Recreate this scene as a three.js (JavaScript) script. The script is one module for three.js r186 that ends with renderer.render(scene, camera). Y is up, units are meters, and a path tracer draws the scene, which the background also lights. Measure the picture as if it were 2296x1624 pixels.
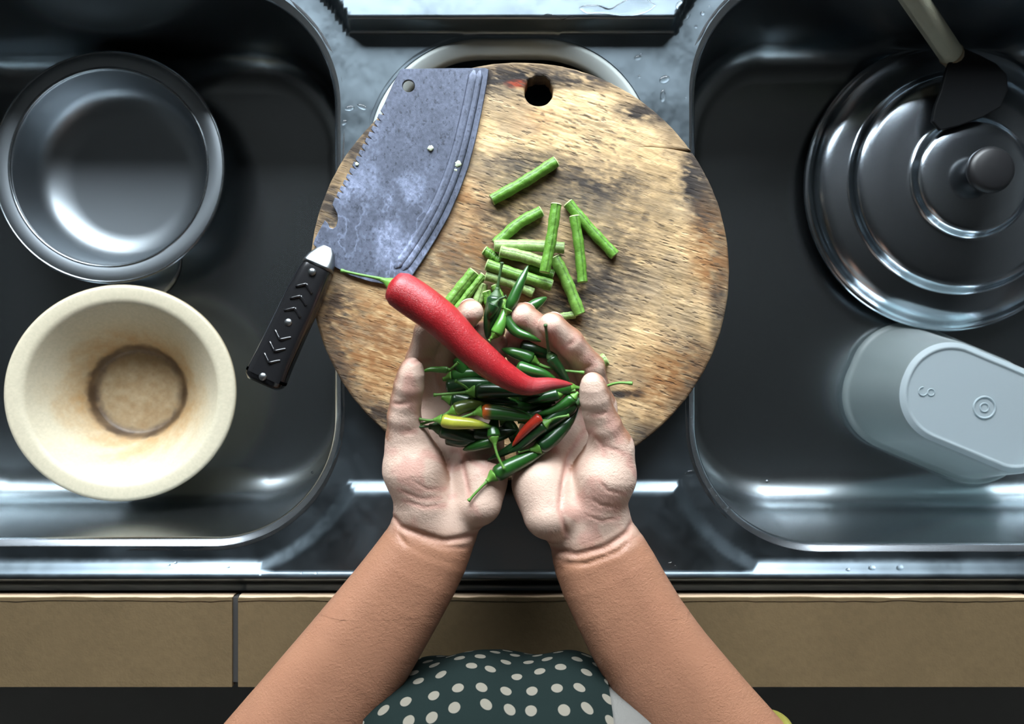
import * as THREE from 'three';
import { mergeGeometries, mergeVertices, toCreasedNormals } from 'three/addons/utils/BufferGeometryUtils.js';
import { RectAreaLightUniformsLib } from 'three/addons/lights/RectAreaLightUniformsLib.js';
import { RoundedBoxGeometry } from 'three/addons/geometries/RoundedBoxGeometry.js';

// ------------------------------------------------------------------ camera, sky, exposure
const EYE = 0.66, FOCAL = 1833;                       // eye height over the sink deck (y = 0), focal length in pixels of a 2296 x 1624 picture
const scene = new THREE.Scene();
const camera = new THREE.PerspectiveCamera(2 * Math.atan(812 / FOCAL) * 180 / Math.PI, 2296 / 1624, 0.02, 30);
camera.position.set(0, EYE, 0);
camera.up.set(0, 0, -1);
camera.lookAt(0, 0, 0);
camera.focus = 0.60;
camera.userData.fStop = 6.5;
scene.add(camera);
scene.background = new THREE.Color().setRGB(0.84, 0.93, 1.0);   // overcast daylight outside the window
scene.backgroundIntensity = 14.5;
// the window behind the sink: its opening, and the daylight that comes in through it
const WX0 = -1.15, WX1 = 0.85, WY0 = 0.35, WY1 = 1.62, BACK = -1.45, HIGH = 2.2;
RectAreaLightUniformsLib.init();
const daylight = new THREE.RectAreaLight(new THREE.Color().setRGB(0.86, 0.94, 1.0), 12.5, WX1 - WX0 - 0.09, WY1 - WY0 - 0.09);
daylight.name = 'window_daylight';
daylight.position.set((WX0 + WX1) / 2, (WY0 + WY1) / 2, BACK - 0.02);
daylight.lookAt((WX0 + WX1) / 2, (WY0 + WY1) / 2, 5);
scene.add(daylight);
const renderer = new THREE.WebGLRenderer();
renderer.toneMapping = THREE.LinearToneMapping;
renderer.toneMappingExposure = 1.0;
renderer.shadowMap.enabled = true;

// ------------------------------------------------------------------ helpers
let seed = 7;
const rnd = () => { seed = (seed * 1664525 + 1013904223) >>> 0; return seed / 4294967296; };
const clamp = (x, a = 0, b = 1) => Math.min(b, Math.max(a, x));
const mix = (a, b, t) => a + (b - a) * t;
const smooth = (a, b, x) => { const t = clamp((x - a) / (b - a)); return t * t * (3 - 2 * t); };
function hash(x, y, z) { let h = Math.imul(x, 374761393) ^ Math.imul(y, 668265263) ^ Math.imul(z, 2147483647 ^ 1274126177); h = Math.imul(h ^ (h >>> 13), 1274126177); return ((h ^ (h >>> 16)) >>> 0) / 4294967296; }
function noise(x, y, z = 0) {
  const xi = Math.floor(x), yi = Math.floor(y), zi = Math.floor(z), fx = x - xi, fy = y - yi, fz = z - zi;
  const u = fx * fx * (3 - 2 * fx), v = fy * fy * (3 - 2 * fy), w = fz * fz * (3 - 2 * fz);
  const c = (a, b, d) => hash(xi + a, yi + b, zi + d);
  const l0 = mix(mix(c(0, 0, 0), c(1, 0, 0), u), mix(c(0, 1, 0), c(1, 1, 0), u), v);
  if (fz === 0) return l0;
  return mix(l0, mix(mix(c(0, 0, 1), c(1, 0, 1), u), mix(c(0, 1, 1), c(1, 1, 1), u), v), w);
}
function fbm(x, y, n = 4, z = 0) { let s = 0, a = 0.5, t = 0; for (let i = 0; i < n; i++) { s += a * noise(x, y, z + i * 17); t += a; x *= 2.03; y *= 2.03; a *= 0.5; } return s / t; }
const V = (x, y, z) => new THREE.Vector3(x, y, z);
function at(px, py, y) { const k = (EYE - y) / FOCAL; return V((px - 1148) * k, y, (py - 812) * k); }   // the point at height y seen there
const used = {};
function numbered(name) { const n = used[name] = (used[name] ?? -1) + 1; return n ? name + '_' + String(n).padStart(3, '0') : name; }
function thing(name, label, category, group) {
  const o = new THREE.Group(); o.name = numbered(name); o.userData = { label, category }; if (group) o.userData.group = group;
  scene.add(o); return o;
}
function part(name, geometry, m, parent) {
  const o = new THREE.Mesh(geometry, m); o.name = name; o.castShadow = o.receiveShadow = true; parent.add(o); return o;
}
function single(name, geometry, m, label, category, group) {
  const o = part(numbered(name), geometry, m, scene); o.userData = { label, category }; if (group) o.userData.group = group; return o;
}
function structure(name, geometry, m, parent = scene) { const o = part(parent === scene ? numbered(name) : name, geometry, m, parent); if (parent === scene) o.userData.kind = 'structure'; return o; }
function geo(pos, idx, uv, nor, col) {
  const g = new THREE.BufferGeometry();
  g.setAttribute('position', new THREE.Float32BufferAttribute(pos, 3));
  if (uv) g.setAttribute('uv', new THREE.Float32BufferAttribute(uv, 2));
  if (col) g.setAttribute('color', new THREE.Float32BufferAttribute(col, 3));
  if (idx) g.setIndex(idx);
  if (nor) g.setAttribute('normal', new THREE.Float32BufferAttribute(nor, 3)); else g.computeVertexNormals();
  return g;
}
const box = (x0, x1, y0, y1, z0, z1, r = 0) => (r ? new RoundedBoxGeometry(x1 - x0, y1 - y0, z1 - z0, 2, r) : new THREE.BoxGeometry(x1 - x0, y1 - y0, z1 - z0)).translate((x0 + x1) / 2, (y0 + y1) / 2, (z0 + z1) / 2);
function boxUV(g) {                                                  // uv in metres from the face each normal points at
  const p = g.attributes.position, n = g.attributes.normal, uv = [];
  for (let i = 0; i < p.count; i++) {
    const a = Math.abs(n.getX(i)), b = Math.abs(n.getY(i)), c = Math.abs(n.getZ(i));
    if (b >= a && b >= c) uv.push(p.getX(i), p.getZ(i)); else if (a >= c) uv.push(p.getZ(i), p.getY(i)); else uv.push(p.getX(i), p.getY(i));
  }
  g.setAttribute('uv', new THREE.Float32BufferAttribute(uv, 2)); return g;
}
function dataTexture(size, fn, srgb, repeat) {                       // fn(u, v) gives 0..1 grey or [r, g, b]
  const d = new Uint8Array(size * size * 4);
  for (let j = 0; j < size; j++) for (let i = 0; i < size; i++) {
    const c = fn(i / size, j / size), o = (j * size + i) * 4;
    if (typeof c === 'number') d[o] = d[o + 1] = d[o + 2] = clamp(c) * 255; else { d[o] = clamp(c[0]) * 255; d[o + 1] = clamp(c[1]) * 255; d[o + 2] = clamp(c[2]) * 255; }
    d[o + 3] = 255;
  }
  const t = new THREE.DataTexture(d, size, size); t.magFilter = THREE.LinearFilter; t.minFilter = THREE.LinearMipmapLinearFilter; t.generateMipmaps = true;
  t.wrapS = t.wrapT = THREE.RepeatWrapping; if (srgb) t.colorSpace = THREE.SRGBColorSpace; if (repeat) t.repeat.set(repeat, repeat); t.needsUpdate = true; return t;
}
function tiled(fn) {                                                 // makes fn(x, y) over the unit square repeat without a seam
  return (u, v) => { const a = smooth(0.75, 1, u), b = smooth(0.75, 1, v); return mix(mix(fn(u, v), fn(u - 1, v), a), mix(fn(u, v - 1), fn(u - 1, v - 1), a), b); };
}
// a surface of rings; rows[i] is a closed list of points
function loft(rows, { closed = true, capStart, capEnd, uvScale } = {}) {
  const n = rows[0].length, pos = [], idx = [], uv = [], m = closed ? n : n - 1;
  rows.forEach((r, i) => r.forEach((p, j) => { pos.push(p.x, p.y, p.z); if (uvScale) uv.push(p.x, p.z); else uv.push(j / n, i / (rows.length - 1)); }));
  for (let i = 0; i < rows.length - 1; i++) for (let j = 0; j < m; j++) { const a = i * n + j, b = i * n + (j + 1) % n, c = a + n, d = b + n; idx.push(a, c, b, b, c, d); }
  const cap = (row, base, flip) => { const c = row.reduce((s, p) => s.add(p), V(0, 0, 0)).divideScalar(n), k = pos.length / 3; pos.push(c.x, c.y, c.z); uv.push(uvScale ? c.x : 0.5, uvScale ? c.z : 0.5); for (let j = 0; j < n; j++) flip ? idx.push(k, base + j, base + (j + 1) % n) : idx.push(k, base + (j + 1) % n, base + j); };
  if (capStart) cap(rows[0], 0, true);
  if (capEnd) cap(rows[rows.length - 1], (rows.length - 1) * n, false);
  return geo(pos, idx, uv);
}
// a tube along points with a radius for each place; the ends stay open unless capped
function tube(points, radius, rings, sides, opts = {}) {
  const curve = points.length > 2 ? new THREE.CatmullRomCurve3(points, false, 'centripetal') : new THREE.LineCurve3(points[0], points[1]);
  const rows = []; let up = null;
  for (let i = 0; i <= rings; i++) {
    const t = i / rings, p = curve.getPointAt(t), d = curve.getTangentAt(t);
    if (!up) { up = Math.abs(d.y) < 0.9 ? V(0, 1, 0) : V(1, 0, 0); }
    const s = V(0, 0, 0).crossVectors(d, up).normalize(); up = V(0, 0, 0).crossVectors(s, d).normalize();
    const row = [];
    for (let j = 0; j < sides; j++) {
      const a = j / sides * Math.PI * 2, r = radius(t, a) ;
      row.push(p.clone().addScaledVector(s, Math.cos(a) * r).addScaledVector(up, Math.sin(a) * r));
    }
    rows.push(row);
  }
  return loft(rows, { capStart: opts.capStart, capEnd: opts.capEnd });
}
function roundRect(cx, cz, hx, hz, r, y, per = 20) {                 // a closed outline, 4 * per points
  const out = [];
  r = Math.min(r, hx - 1e-4, hz - 1e-4);
  for (const [sx, sz, a0] of [[1, 1, 0], [-1, 1, 1], [-1, -1, 2], [1, -1, 3]]) for (let i = 0; i < per; i++) {
    const a = (a0 + i / (per - 1)) * Math.PI / 2;
    out.push(V(cx + sx * (hx - r) + Math.cos(a) * r, y, cz + sz * (hz - r) + Math.sin(a) * r));
  }
  return out;
}
const sdRR = (x, z, b) => { const qx = Math.abs(x - b.cx) - b.hx + b.r, qz = Math.abs(z - b.cz) - b.hz + b.r; return Math.hypot(Math.max(qx, 0), Math.max(qz, 0)) + Math.min(Math.max(qx, qz), 0) - b.r; };
const mat = (o) => new THREE.MeshPhysicalMaterial(o);
const rgb = (r, g, b) => new THREE.Color().setRGB(r, g, b);

// ------------------------------------------------------------------ textures and materials
const steelRough = dataTexture(512, tiled((u, v) => 0.30 + 0.30 * fbm(u * 7, v * 7, 4) + 0.10 * (fbm(u * 60, v * 60, 2, 9) - 0.5)), false);
const steelBump = dataTexture(512, tiled((u, v) => fbm(u * 12, v * 12, 4, 8)), false);
const rep = (t, k) => { const c = t.clone(); c.repeat.set(k, k); c.needsUpdate = true; return c; };
const steel = mat({ name: 'brushed_steel', color: rgb(0.15, 0.185, 0.21), metalness: 1, roughness: 0.88, roughnessMap: rep(steelRough, 5) });
const basinSteel = mat({ name: 'basin_steel', color: rgb(0.28, 0.31, 0.325), metalness: 1, roughness: 0.255 });
const polished = mat({ name: 'polished_steel', color: rgb(0.56, 0.60, 0.64), metalness: 1, roughness: 0.22 });
const wallPaint = mat({ name: 'wall_paint', color: rgb(0.055, 0.054, 0.05), roughness: 0.9 });
const ceilingWood = mat({ name: 'dark_ceiling_boards', color: rgb(0.03, 0.028, 0.025), roughness: 0.8 });
const darkFloor = mat({ name: 'dark_floor', color: rgb(0.40, 0.39, 0.37), roughness: 0.8 });
const frameMat = mat({ name: 'window_frame_paint', color: rgb(0.25, 0.24, 0.22), roughness: 0.6 });
const glassPane = mat({ name: 'window_glass', color: rgb(1, 1, 1), transmission: 1, thickness: 0, roughness: 0, ior: 1.45 });
const fineBump = dataTexture(512, tiled((u, v) => 0.6 * fbm(u * 60, v * 60, 3, 2) + 0.4 * fbm(u * 150, v * 150, 2, 4)), false);

// ------------------------------------------------------------------ the room: window wall behind the sink, other walls, floor, ceiling
{
  const t = 0.12;
  const g = mergeGeometries([box(-1.9, WX0, -0.86, HIGH, BACK - t, BACK), box(WX1, 1.9, -0.86, HIGH, BACK - t, BACK), box(WX0, WX1, -0.86, WY0, BACK - t, BACK), box(WX0, WX1, WY1, HIGH, BACK - t, BACK)]);
  structure('wall_back', g, wallPaint);
  structure('wall_left', box(-2.0, -1.9, -0.86, HIGH, BACK - t, 2.4), wallPaint);
  structure('wall_right', box(1.9, 2.0, -0.86, HIGH, BACK - t, 2.4), wallPaint);
  structure('wall_front', box(-2.0, 2.0, -0.86, HIGH, 2.4, 2.5), wallPaint);
  structure('ceiling', box(-2.0, 2.0, HIGH, HIGH + 0.1, BACK - t, 2.5), ceilingWood);
  structure('floor', box(-2.0, 2.0, -0.96, -0.86, BACK - t, 2.5), darkFloor);
  structure('ground', box(-12, 12, -0.96, -0.90, -16, BACK - t - 0.02), mat({ name: 'added_dark_ground', color: rgb(0.10, 0.10, 0.09), roughness: 0.95 }));  // unseen ground, added outside to keep the ceiling dark
  const w = new THREE.Group(); w.name = 'window_1'; w.userData.kind = 'structure'; scene.add(w);
  const f = 0.045, zc = BACK - t / 2, mid = (WX0 + WX1) / 2;
  part('window_frame', mergeGeometries([box(WX0, WX1, WY0, WY0 + f, zc - 0.03, zc + 0.03), box(WX0, WX1, WY1 - f, WY1, zc - 0.03, zc + 0.03), box(WX0, WX0 + f, WY0 + f, WY1 - f, zc - 0.03, zc + 0.03), box(WX1 - f, WX1, WY0 + f, WY1 - f, zc - 0.03, zc + 0.03), box(mid - f / 2, mid + f / 2, WY0 + f, WY1 - f, zc - 0.03, zc + 0.03)]), frameMat, w);
  part('pane', new THREE.PlaneGeometry(mid - WX0 - 1.5 * f, WY1 - WY0 - 2 * f).translate((WX0 + mid + f / 2) / 2, (WY0 + WY1) / 2, zc), glassPane, w);
  part('pane', new THREE.PlaneGeometry(WX1 - mid - 1.5 * f, WY1 - WY0 - 2 * f).translate((WX1 + mid - f / 2) / 2, (WY0 + WY1) / 2, zc), glassPane, w);
}

// ------------------------------------------------------------------ the sink
const zAt = (py, y = 0) => at(0, py, y).z, xAt = (px, y = 0) => at(px, 0, y).x;
const rect = (x0, x1, z0, z1, r) => ({ cx: (x0 + x1) / 2, cz: (z0 + z1) / 2, hx: (x1 - x0) / 2, hz: (z1 - z0) / 2, r });
const basinL = rect(-0.60, xAt(764), zAt(-52), zAt(1226), 0.105), basinR = rect(xAt(1545), 0.61, zAt(-80), zAt(1238), 0.105);
const basinM = rect(xAt(826), xAt(1463), zAt(84), zAt(960), 0.092);
const FRONT = zAt(1331), FLOOR = -0.150;
const sink = thing('kitchen_sink', 'stainless steel kitchen sink with two deep basins and a small one between', 'sink');
function deckHeight(x, z) {
  const dl = sdRR(x, z, basinL), dr = sdRR(x, z, basinR), side = Math.min(dl, dr);
  let h = 0;
  const panel = Math.min(side - 0.017, z - zAt(1078)), rim = z - zAt(1254);
  h += 0.0056 * Math.max(clamp(smooth(-0.002, 0.0115, panel)), smooth(-0.001, 0.0105, rim));
  h += 0.0022 * smooth(zAt(1280), zAt(1287), z);
  h -= 0.016 * smooth(zAt(1292), zAt(1316), z);
  const ledge = Math.min(zAt(78) - z, side - 0.021); h += (0.021 - 0.058 * Math.max(0, zAt(70) - z)) * smooth(-0.001, 0.0065, ledge);
  h += 0.0006 * (fbm(x * 14, z * 14, 3, 3) - 0.5) + 0.00025 * (fbm(x * 60, z * 60, 2, 7) - 0.5);
  return h;
}
{
  const cell = 0.003, x0 = -0.68, x1 = 0.69, z0 = -0.44, z1 = FRONT, nx = Math.round((x1 - x0) / cell), nz = Math.round((z1 - z0) / cell);
  const pos = [], nor = [], uv = [], idx = [], ds = [];
  const sd = (x, z) => Math.min(sdRR(x, z, basinL), sdRR(x, z, basinR), sdRR(x, z, basinM));
  for (let j = 0; j <= nz; j++) for (let i = 0; i <= nx; i++) {
    let x = x0 + (x1 - x0) * i / nx, z = z0 + (z1 - z0) * j / nz, d = sd(x, z);
    if (Math.abs(d) < cell * 0.75) { const e = 1e-5, gx = (sd(x + e, z) - d) / e, gz = (sd(x, z + e) - d) / e; x -= gx * d; z -= gz * d; d = 0; }
    const h = deckHeight(x, z), e = 4e-4, nxv = (deckHeight(x - e, z) - deckHeight(x + e, z)) / (2 * e), nzv = (deckHeight(x, z - e) - deckHeight(x, z + e)) / (2 * e), l = Math.hypot(nxv, 1, nzv);
    pos.push(x, h, z); nor.push(nxv / l, 1 / l, nzv / l); uv.push(x, z); ds.push(d);
  }
  for (let j = 0; j < nz; j++) for (let i = 0; i < nx; i++) {
    const a = j * (nx + 1) + i, b = a + 1, c = a + nx + 1, d = c + 1;
    for (const t of [[a, c, b], [b, c, d]]) if (t.every((k) => ds[k] >= 0) && t.some((k) => ds[k] > 0)) idx.push(...t);
  }
  part('deck', geo(pos, idx, uv, nor), steel, sink);
  const basin = (b, profile, rings) => {
    const rows = profile.map(([inset, y]) => roundRect(b.cx, b.cz, b.hx - inset, b.hz - inset, Math.max(b.r - inset, 0.02), y, 28));
    const last = profile[profile.length - 1], lr = rows[rows.length - 1];
    for (let k = 1; k <= rings; k++) { const s = 1 - k / (rings + 0.3); rows.push(lr.map((p) => V(b.cx + (p.x - b.cx) * s, last[1] - 0.003 * (1 - s), b.cz + (p.z - b.cz) * s))); }
    return loft(rows, { uvScale: 1, capEnd: true });
  };
  const edge = [[-0.003, 0], [-0.0004, -0.0001], [0.0006, -0.0006], [0.0024, -0.0019], [0.0044, -0.0034], [0.0054, -0.0048]], roll = [[0.0053, -0.0046], [0.0060, -0.0062], [0.0064, -0.009]];
  const deep = [...roll, [0.0075, -0.03], [0.010, -0.07], [0.0125, FLOOR + 0.034]];
  for (let k = 1; k <= 8; k++) { const a = k / 8 * Math.PI / 2; deep.push([0.0125 + 0.034 * (1 - Math.cos(a)), FLOOR + 0.034 - 0.034 * Math.sin(a)]); }
  part('basin', basin(basinL, deep, 8), basinSteel, sink);
  part('basin', basin(basinR, deep, 8), basinSteel, sink);
  for (const b of [basinL, basinR]) part('basin_edge', loft(edge.map(([i, y]) => roundRect(b.cx, b.cz, b.hx - i, b.hz - i, b.r - i, y, 28)), { uvScale: 1 }), polished, sink);
  const shallow = [[-0.003, 0], [0.0005, -0.0004], [0.003, -0.0010], [0.0125, -0.0032], [0.0145, -0.0052], [0.0155, -0.010], [0.018, -0.06], [0.022, -0.085], [0.03, -0.097], [0.042, -0.10]];
  part('basin', basin(basinM, shallow, 6), steel, sink);
  const limescale = mat({ name: 'limescaled_steel', color: rgb(0.34, 0.37, 0.36), metalness: 0.5, roughness: 0.58, roughnessMap: null });
  part('basin_rim', loft([[0.0005, -0.0012], [0.0015, 0.0002], [0.0050, 0.0008], [0.0125, -0.0020], [0.0150, -0.0046], [0.0156, -0.0075]].map(([i, y]) => roundRect(basinM.cx, basinM.cz, basinM.hx - i, basinM.hz - i, basinM.r - i, y + 0.0006, 28)), { uvScale: 1 }), limescale, sink);
  part('drain', new THREE.LatheGeometry([[0, 0.001], [0.012, 0.001], [0.014, 0.003], [0.038, 0.003], [0.041, 0.001]].map(([r, y]) => new THREE.Vector2(r, y)), 32).translate(basinL.cx, FLOOR - 0.002, basinL.cz - 0.02), polished, sink);
}

// ------------------------------------------------------------------ tiled counter edge in front of the sink
const tileTex = dataTexture(512, tiled((u, v) => { const n = fbm(u * 40, v * 40, 3), m = fbm(u * 5, v * 5, 3, 4), s = noise(u * 130, v * 130, 0.5) > 0.90 ? -0.05 : 0; return 0.74 + 0.16 * (n - 0.5) + 0.16 * (m - 0.5) + s; }), false);
{
  const tileMat = mat({ name: 'beige_tile', color: rgb(0.150, 0.104, 0.053), map: rep(tileTex, 6), roughness: 0.6, specularIntensity: 0.4, bumpMap: rep(fineBump, 6), bumpScale: 0.0002 });
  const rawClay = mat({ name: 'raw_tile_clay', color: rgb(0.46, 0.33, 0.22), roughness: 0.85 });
  const grout = mat({ name: 'dark_grout', color: rgb(0.03, 0.028, 0.026), roughness: 0.95 });
  const cabinet = mat({ name: 'counter_concrete', color: rgb(0.06, 0.055, 0.05), roughness: 0.9 });
  const c = thing('tiled_counter', 'counter with a front edge of beige stoneware tiles and dark joints', 'counter');
  const top = 0.006, z0 = FRONT + 0.0012, z1 = zAt(1541, top);
  part('counter_base', boxUV(mergeGeometries([box(-1.2, 1.2, -0.86, -0.20, -0.62, z1 - 0.03), box(-1.2, 1.2, -0.20, -0.006, -0.62, -0.438), box(-1.2, -0.70, -0.20, -0.012, -0.40, z1 - 0.03), box(0.70, 1.2, -0.20, -0.012, -0.40, z1 - 0.03), box(-0.70, 0.70, -0.20, -0.012, FRONT - 0.012, z1 - 0.03)])), cabinet, c);
  part('grout', boxUV(box(-1.2, 1.2, -0.012, top - 0.0025, z0 + 0.001, z1 - 0.003)), grout, c);
  const step = at(1420, 0, top).x - at(527, 0, top).x, j0 = at(527, 0, top).x;
  for (let k = -2; k < 3; k++) {
    const a = j0 + k * step + 0.0024, b = j0 + (k + 1) * step - 0.0024;
    const g = new THREE.BoxGeometry(b - a, 0.018, z1 - z0, 60, 1, 12), p = g.attributes.position;
    for (let i = 0; i < p.count; i++) if (p.getY(i) > 0 && p.getZ(i) < -(z1 - z0) / 2 + 1e-5) { p.setZ(i, p.getZ(i) + 0.0002 + 0.0012 * fbm(p.getX(i) * 40, k * 3, 3)); }
    g.computeVertexNormals(); g.translate((a + b) / 2, top - 0.009, (z0 + z1) / 2);
    const tile = part('tile', boxUV(toCreasedNormals(g, 0.5)), tileMat, c);
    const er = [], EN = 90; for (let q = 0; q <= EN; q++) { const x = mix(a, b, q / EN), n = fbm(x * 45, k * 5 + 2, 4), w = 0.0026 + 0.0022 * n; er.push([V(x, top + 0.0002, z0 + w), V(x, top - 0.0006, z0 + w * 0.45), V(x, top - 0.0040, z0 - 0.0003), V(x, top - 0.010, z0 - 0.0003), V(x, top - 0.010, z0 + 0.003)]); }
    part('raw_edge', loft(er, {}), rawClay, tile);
    part('tile', boxUV(box(a, b, -0.13, top - 0.02, z1 - 0.03, z1 - 0.012, 0.002)), tileMat, c);
  }
}
// ------------------------------------------------------------------ round chopping board
const BOARD = 0.028;                                                  // height of its top face
{
  const c = at(1166, 609, BOARD), R = 0.1622, S = 0.34;
  const ang = 0.30, ca = Math.cos(ang), sa = Math.sin(ang);
  const px = (x, z) => [x / ((EYE - BOARD) / FOCAL) + 1148, z / ((EYE - BOARD) / FOCAL) + 812];
  // stains on the wood, plus shade painted beside the knife handle: centre and reach in photograph pixels, strength, grey-black (0) or rust-brown (1)
  const stains = [[1135, 175, 130, 34, 0.75, 0], [1300, 175, 120, 26, 0.55, 0], [1470, 250, 90, 26, 0.8, 0], [1560, 395, 34, 60, 1.15, 0], [1585, 470, 40, 70, 0.75, 0], [1180, 370, 150, 40, 0.35, 0], [1330, 420, 150, 60, 0.42, 0], [1130, 500, 140, 90, 0.36, 0],
    [1390, 560, 110, 120, 0.26, 0], [1290, 680, 130, 110, 0.40, 0], [1360, 640, 90, 60, 0.3, 0], [1010, 590, 120, 70, 0.35, 0], [760, 700, 60, 70, 0.6, 0], [760, 830, 40, 90, 0.7, 0], [850, 930, 90, 40, 0.7, 0], [740, 470, 36, 80, 0.55, 0], [800, 320, 60, 70, 0.6, 0], [1395, 885, 46, 9, 0.9, 0], [1432, 884, 14, 11, 0.9, 0], [1610, 640, 22, 150, 0.5, 0], [1560, 850, 40, 90, 0.5, 0], [1440, 990, 70, 40, 0.5, 0],
    [1600, 560, 60, 120, 0.6, 1], [860, 780, 160, 150, 0.55, 1], [1030, 560, 130, 80, 0.4, 1], [1520, 860, 120, 110, 0.5, 1], [1040, 440, 60, 60, 0.35, 1], [1200, 260, 70, 50, 0.25, 1], [1160, 188, 26, 9, 0.9, 2]];
  const tex = dataTexture(1536, (u, v) => {
    const lx = (u - 0.5) * S, lz = (v - 0.5) * S, [X, Y] = px(lx + c.x, lz + c.z), rr = Math.hypot(lx, lz) / R;
    const gu = (lx * ca + lz * sa), gv = (-lx * sa + lz * ca) + 0.004 * (fbm(gu0(lx, lz) * 9, lz * 14, 3, 21) - 0.5);
    const grain = fbm(gu * 70, gv * 520, 5, 2), fibre = fbm(gu * 260, gv * 1500, 2, 6), broad = fbm(gu * 14, gv * 60, 4, 11), patch = fbm(lx * 42, lz * 42, 4, 31);
    let r = 0.775, g = 0.66, b = 0.50;
    const dk = 0.58 + 0.62 * (grain - 0.5) + 0.40 * (fibre - 0.5) + 0.42 * (broad - 0.5);
    r *= 0.58 + 0.68 * dk; g *= 0.56 + 0.70 * dk; b *= 0.50 + 0.76 * dk;
    const pale = smooth(0.45, 0.75, patch) * 0.25; r = mix(r, 0.81, pale); g = mix(g, 0.715, pale); b = mix(b, 0.58, pale);
    for (const [sx, sy, wx, wy, k, kind] of stains) {
      const q = Math.hypot((X - sx) / wx, (Y - sy) / wy); if (q > 2) continue;
      const n = fbm(gu * 160, gv * 520, 4, 41 + sx % 7) * 1.5 - 0.25 + 0.9 * (fbm(lx * 120, lz * 120, 3, 51) - 0.5), m = clamp(k * smooth(1.5, 0.1, q) * clamp(n + 0.12) * 2.2);
      const [tr, tg, tb] = kind === 0 ? [0.17, 0.155, 0.15] : kind === 1 ? [0.53, 0.375, 0.235] : [0.62, 0.28, 0.20];
      r = mix(r, tr, m); g = mix(g, tg, m); b = mix(b, tb, m);
    }
    const nick = smooth(0.62, 0.82, fbm(gu * 150 + 3, gv * 800, 4, 61) + 0.25 * (fbm(lx * 30, lz * 30, 3, 63) - 0.5)); r = mix(r, 0.19, 0.5 * nick); g = mix(g, 0.165, 0.5 * nick); b = mix(b, 0.15, 0.5 * nick); const mot = 0.30 * smooth(0.46, 0.70, fbm(lx * 34, lz * 40, 5, 81)) * clamp(0.3 + 1.4 * fbm(gu * 110, gv * 420, 4, 83) - 0.35 + 0.5 * fbm(lx * 240, lz * 240, 2, 85)); r = mix(r, 0.33, mot); g = mix(g, 0.31, mot); b = mix(b, 0.29, mot); const cut = 0.10 * smooth(0.64, 0.74, fbm((lx * 0.8 - lz * 0.6) * 60, (lx * 0.6 + lz * 0.8) * 900, 3, 87)); r = mix(r, 0.30, cut); g = mix(g, 0.25, cut); b = mix(b, 0.21, cut);
    const rim = smooth(0.90, 1.0, rr + 0.10 * (fbm(lx * 90, lz * 90, 3, 71) - 0.5)) * 0.45; r = mix(r, 0.30, rim); g = mix(g, 0.245, rim); b = mix(b, 0.19, rim);
    return [r, g, b];
  }, true);
  function gu0(x, z) { return x * ca + z * sa; }
  const bump = dataTexture(1024, (u, v) => { const lx = (u - 0.5) * S, lz = (v - 0.5) * S, gu = lx * ca + lz * sa, gv = -lx * sa + lz * ca; return 0.55 * fbm(gu * 70, gv * 520, 4, 2) + 0.3 * (1 - smooth(0.62, 0.80, fbm(gu * 150 + 3, gv * 800, 4, 61))) + 0.15 * fbm(lx * 60, lz * 60, 3); }, false);
  const wood = mat({ name: 'worn_board_wood', map: tex, roughness: 0.78, specularIntensity: 0.45, bumpMap: bump, bumpScale: 0.0009 });
  const pts = [];
  const crack = Math.atan2(345 - 609, 1545 - 1166), N = 260;
  for (let i = 0; i < N; i++) {
    const a = crack + 0.006 + (Math.PI * 2 - 0.012) * i / (N - 1), r = R * (1 + 0.006 * (fbm(Math.cos(a) * 2 + 5, Math.sin(a) * 2 + 5, 3) - 0.5) + 0.004 * (fbm(Math.cos(a) * 30 + 5, Math.sin(a) * 30 + 5, 2) - 0.5));
    pts.push(new THREE.Vector2(Math.cos(a) * r, Math.sin(a) * r));
  }
  const cp = (X, Y) => { const p = at(X, Y, BOARD); return new THREE.Vector2(p.x - c.x, p.z - c.z); };
  pts.push(cp(1500, 335), cp(1460, 331), cp(1422, 327), cp(1461, 327), cp(1500, 331));
  const shape = new THREE.Shape(pts), hole = new THREE.Path(), h = cp(1208, 205), hp = [];
  for (let i = 0; i < 40; i++) { const a = -i / 40 * Math.PI * 2, q = 0.0112 * (1 + 0.07 * (fbm(Math.cos(a) * 3 + 9, Math.sin(a) * 3 + 9, 3) - 0.5) + (Math.sin(a) < -0.6 ? 0.10 * noise(i * 1.7, 3) : 0)); hp.push(new THREE.Vector2(h.x + Math.cos(a) * q, h.y + Math.sin(a) * q)); }
  hole.setFromPoints(hp); shape.holes.push(hole);
  let g = new THREE.ExtrudeGeometry(shape, { depth: 0.016, bevelEnabled: true, bevelThickness: 0.0022, bevelSize: 0.0022, bevelOffset: -0.0022, bevelSegments: 3, curveSegments: 4 });
  g.rotateX(Math.PI / 2);                                             // shape y becomes +z, extruded downwards
  g.translate(0, BOARD - 0.0022, 0);
  g = toCreasedNormals(g, 0.6);
  const p = g.attributes.position, uv = [];
  for (let i = 0; i < p.count; i++) uv.push(p.getX(i) / S + 0.5, p.getZ(i) / S + 0.5);
  g.setAttribute('uv', new THREE.Float32BufferAttribute(uv, 2));
  const b = thing('chopping_board', 'round worn wooden chopping board with a hanging hole, dark stains and painted shade', 'chopping board');
  part('board', g, wood, b).position.set(c.x, 0, c.z);
}

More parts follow.
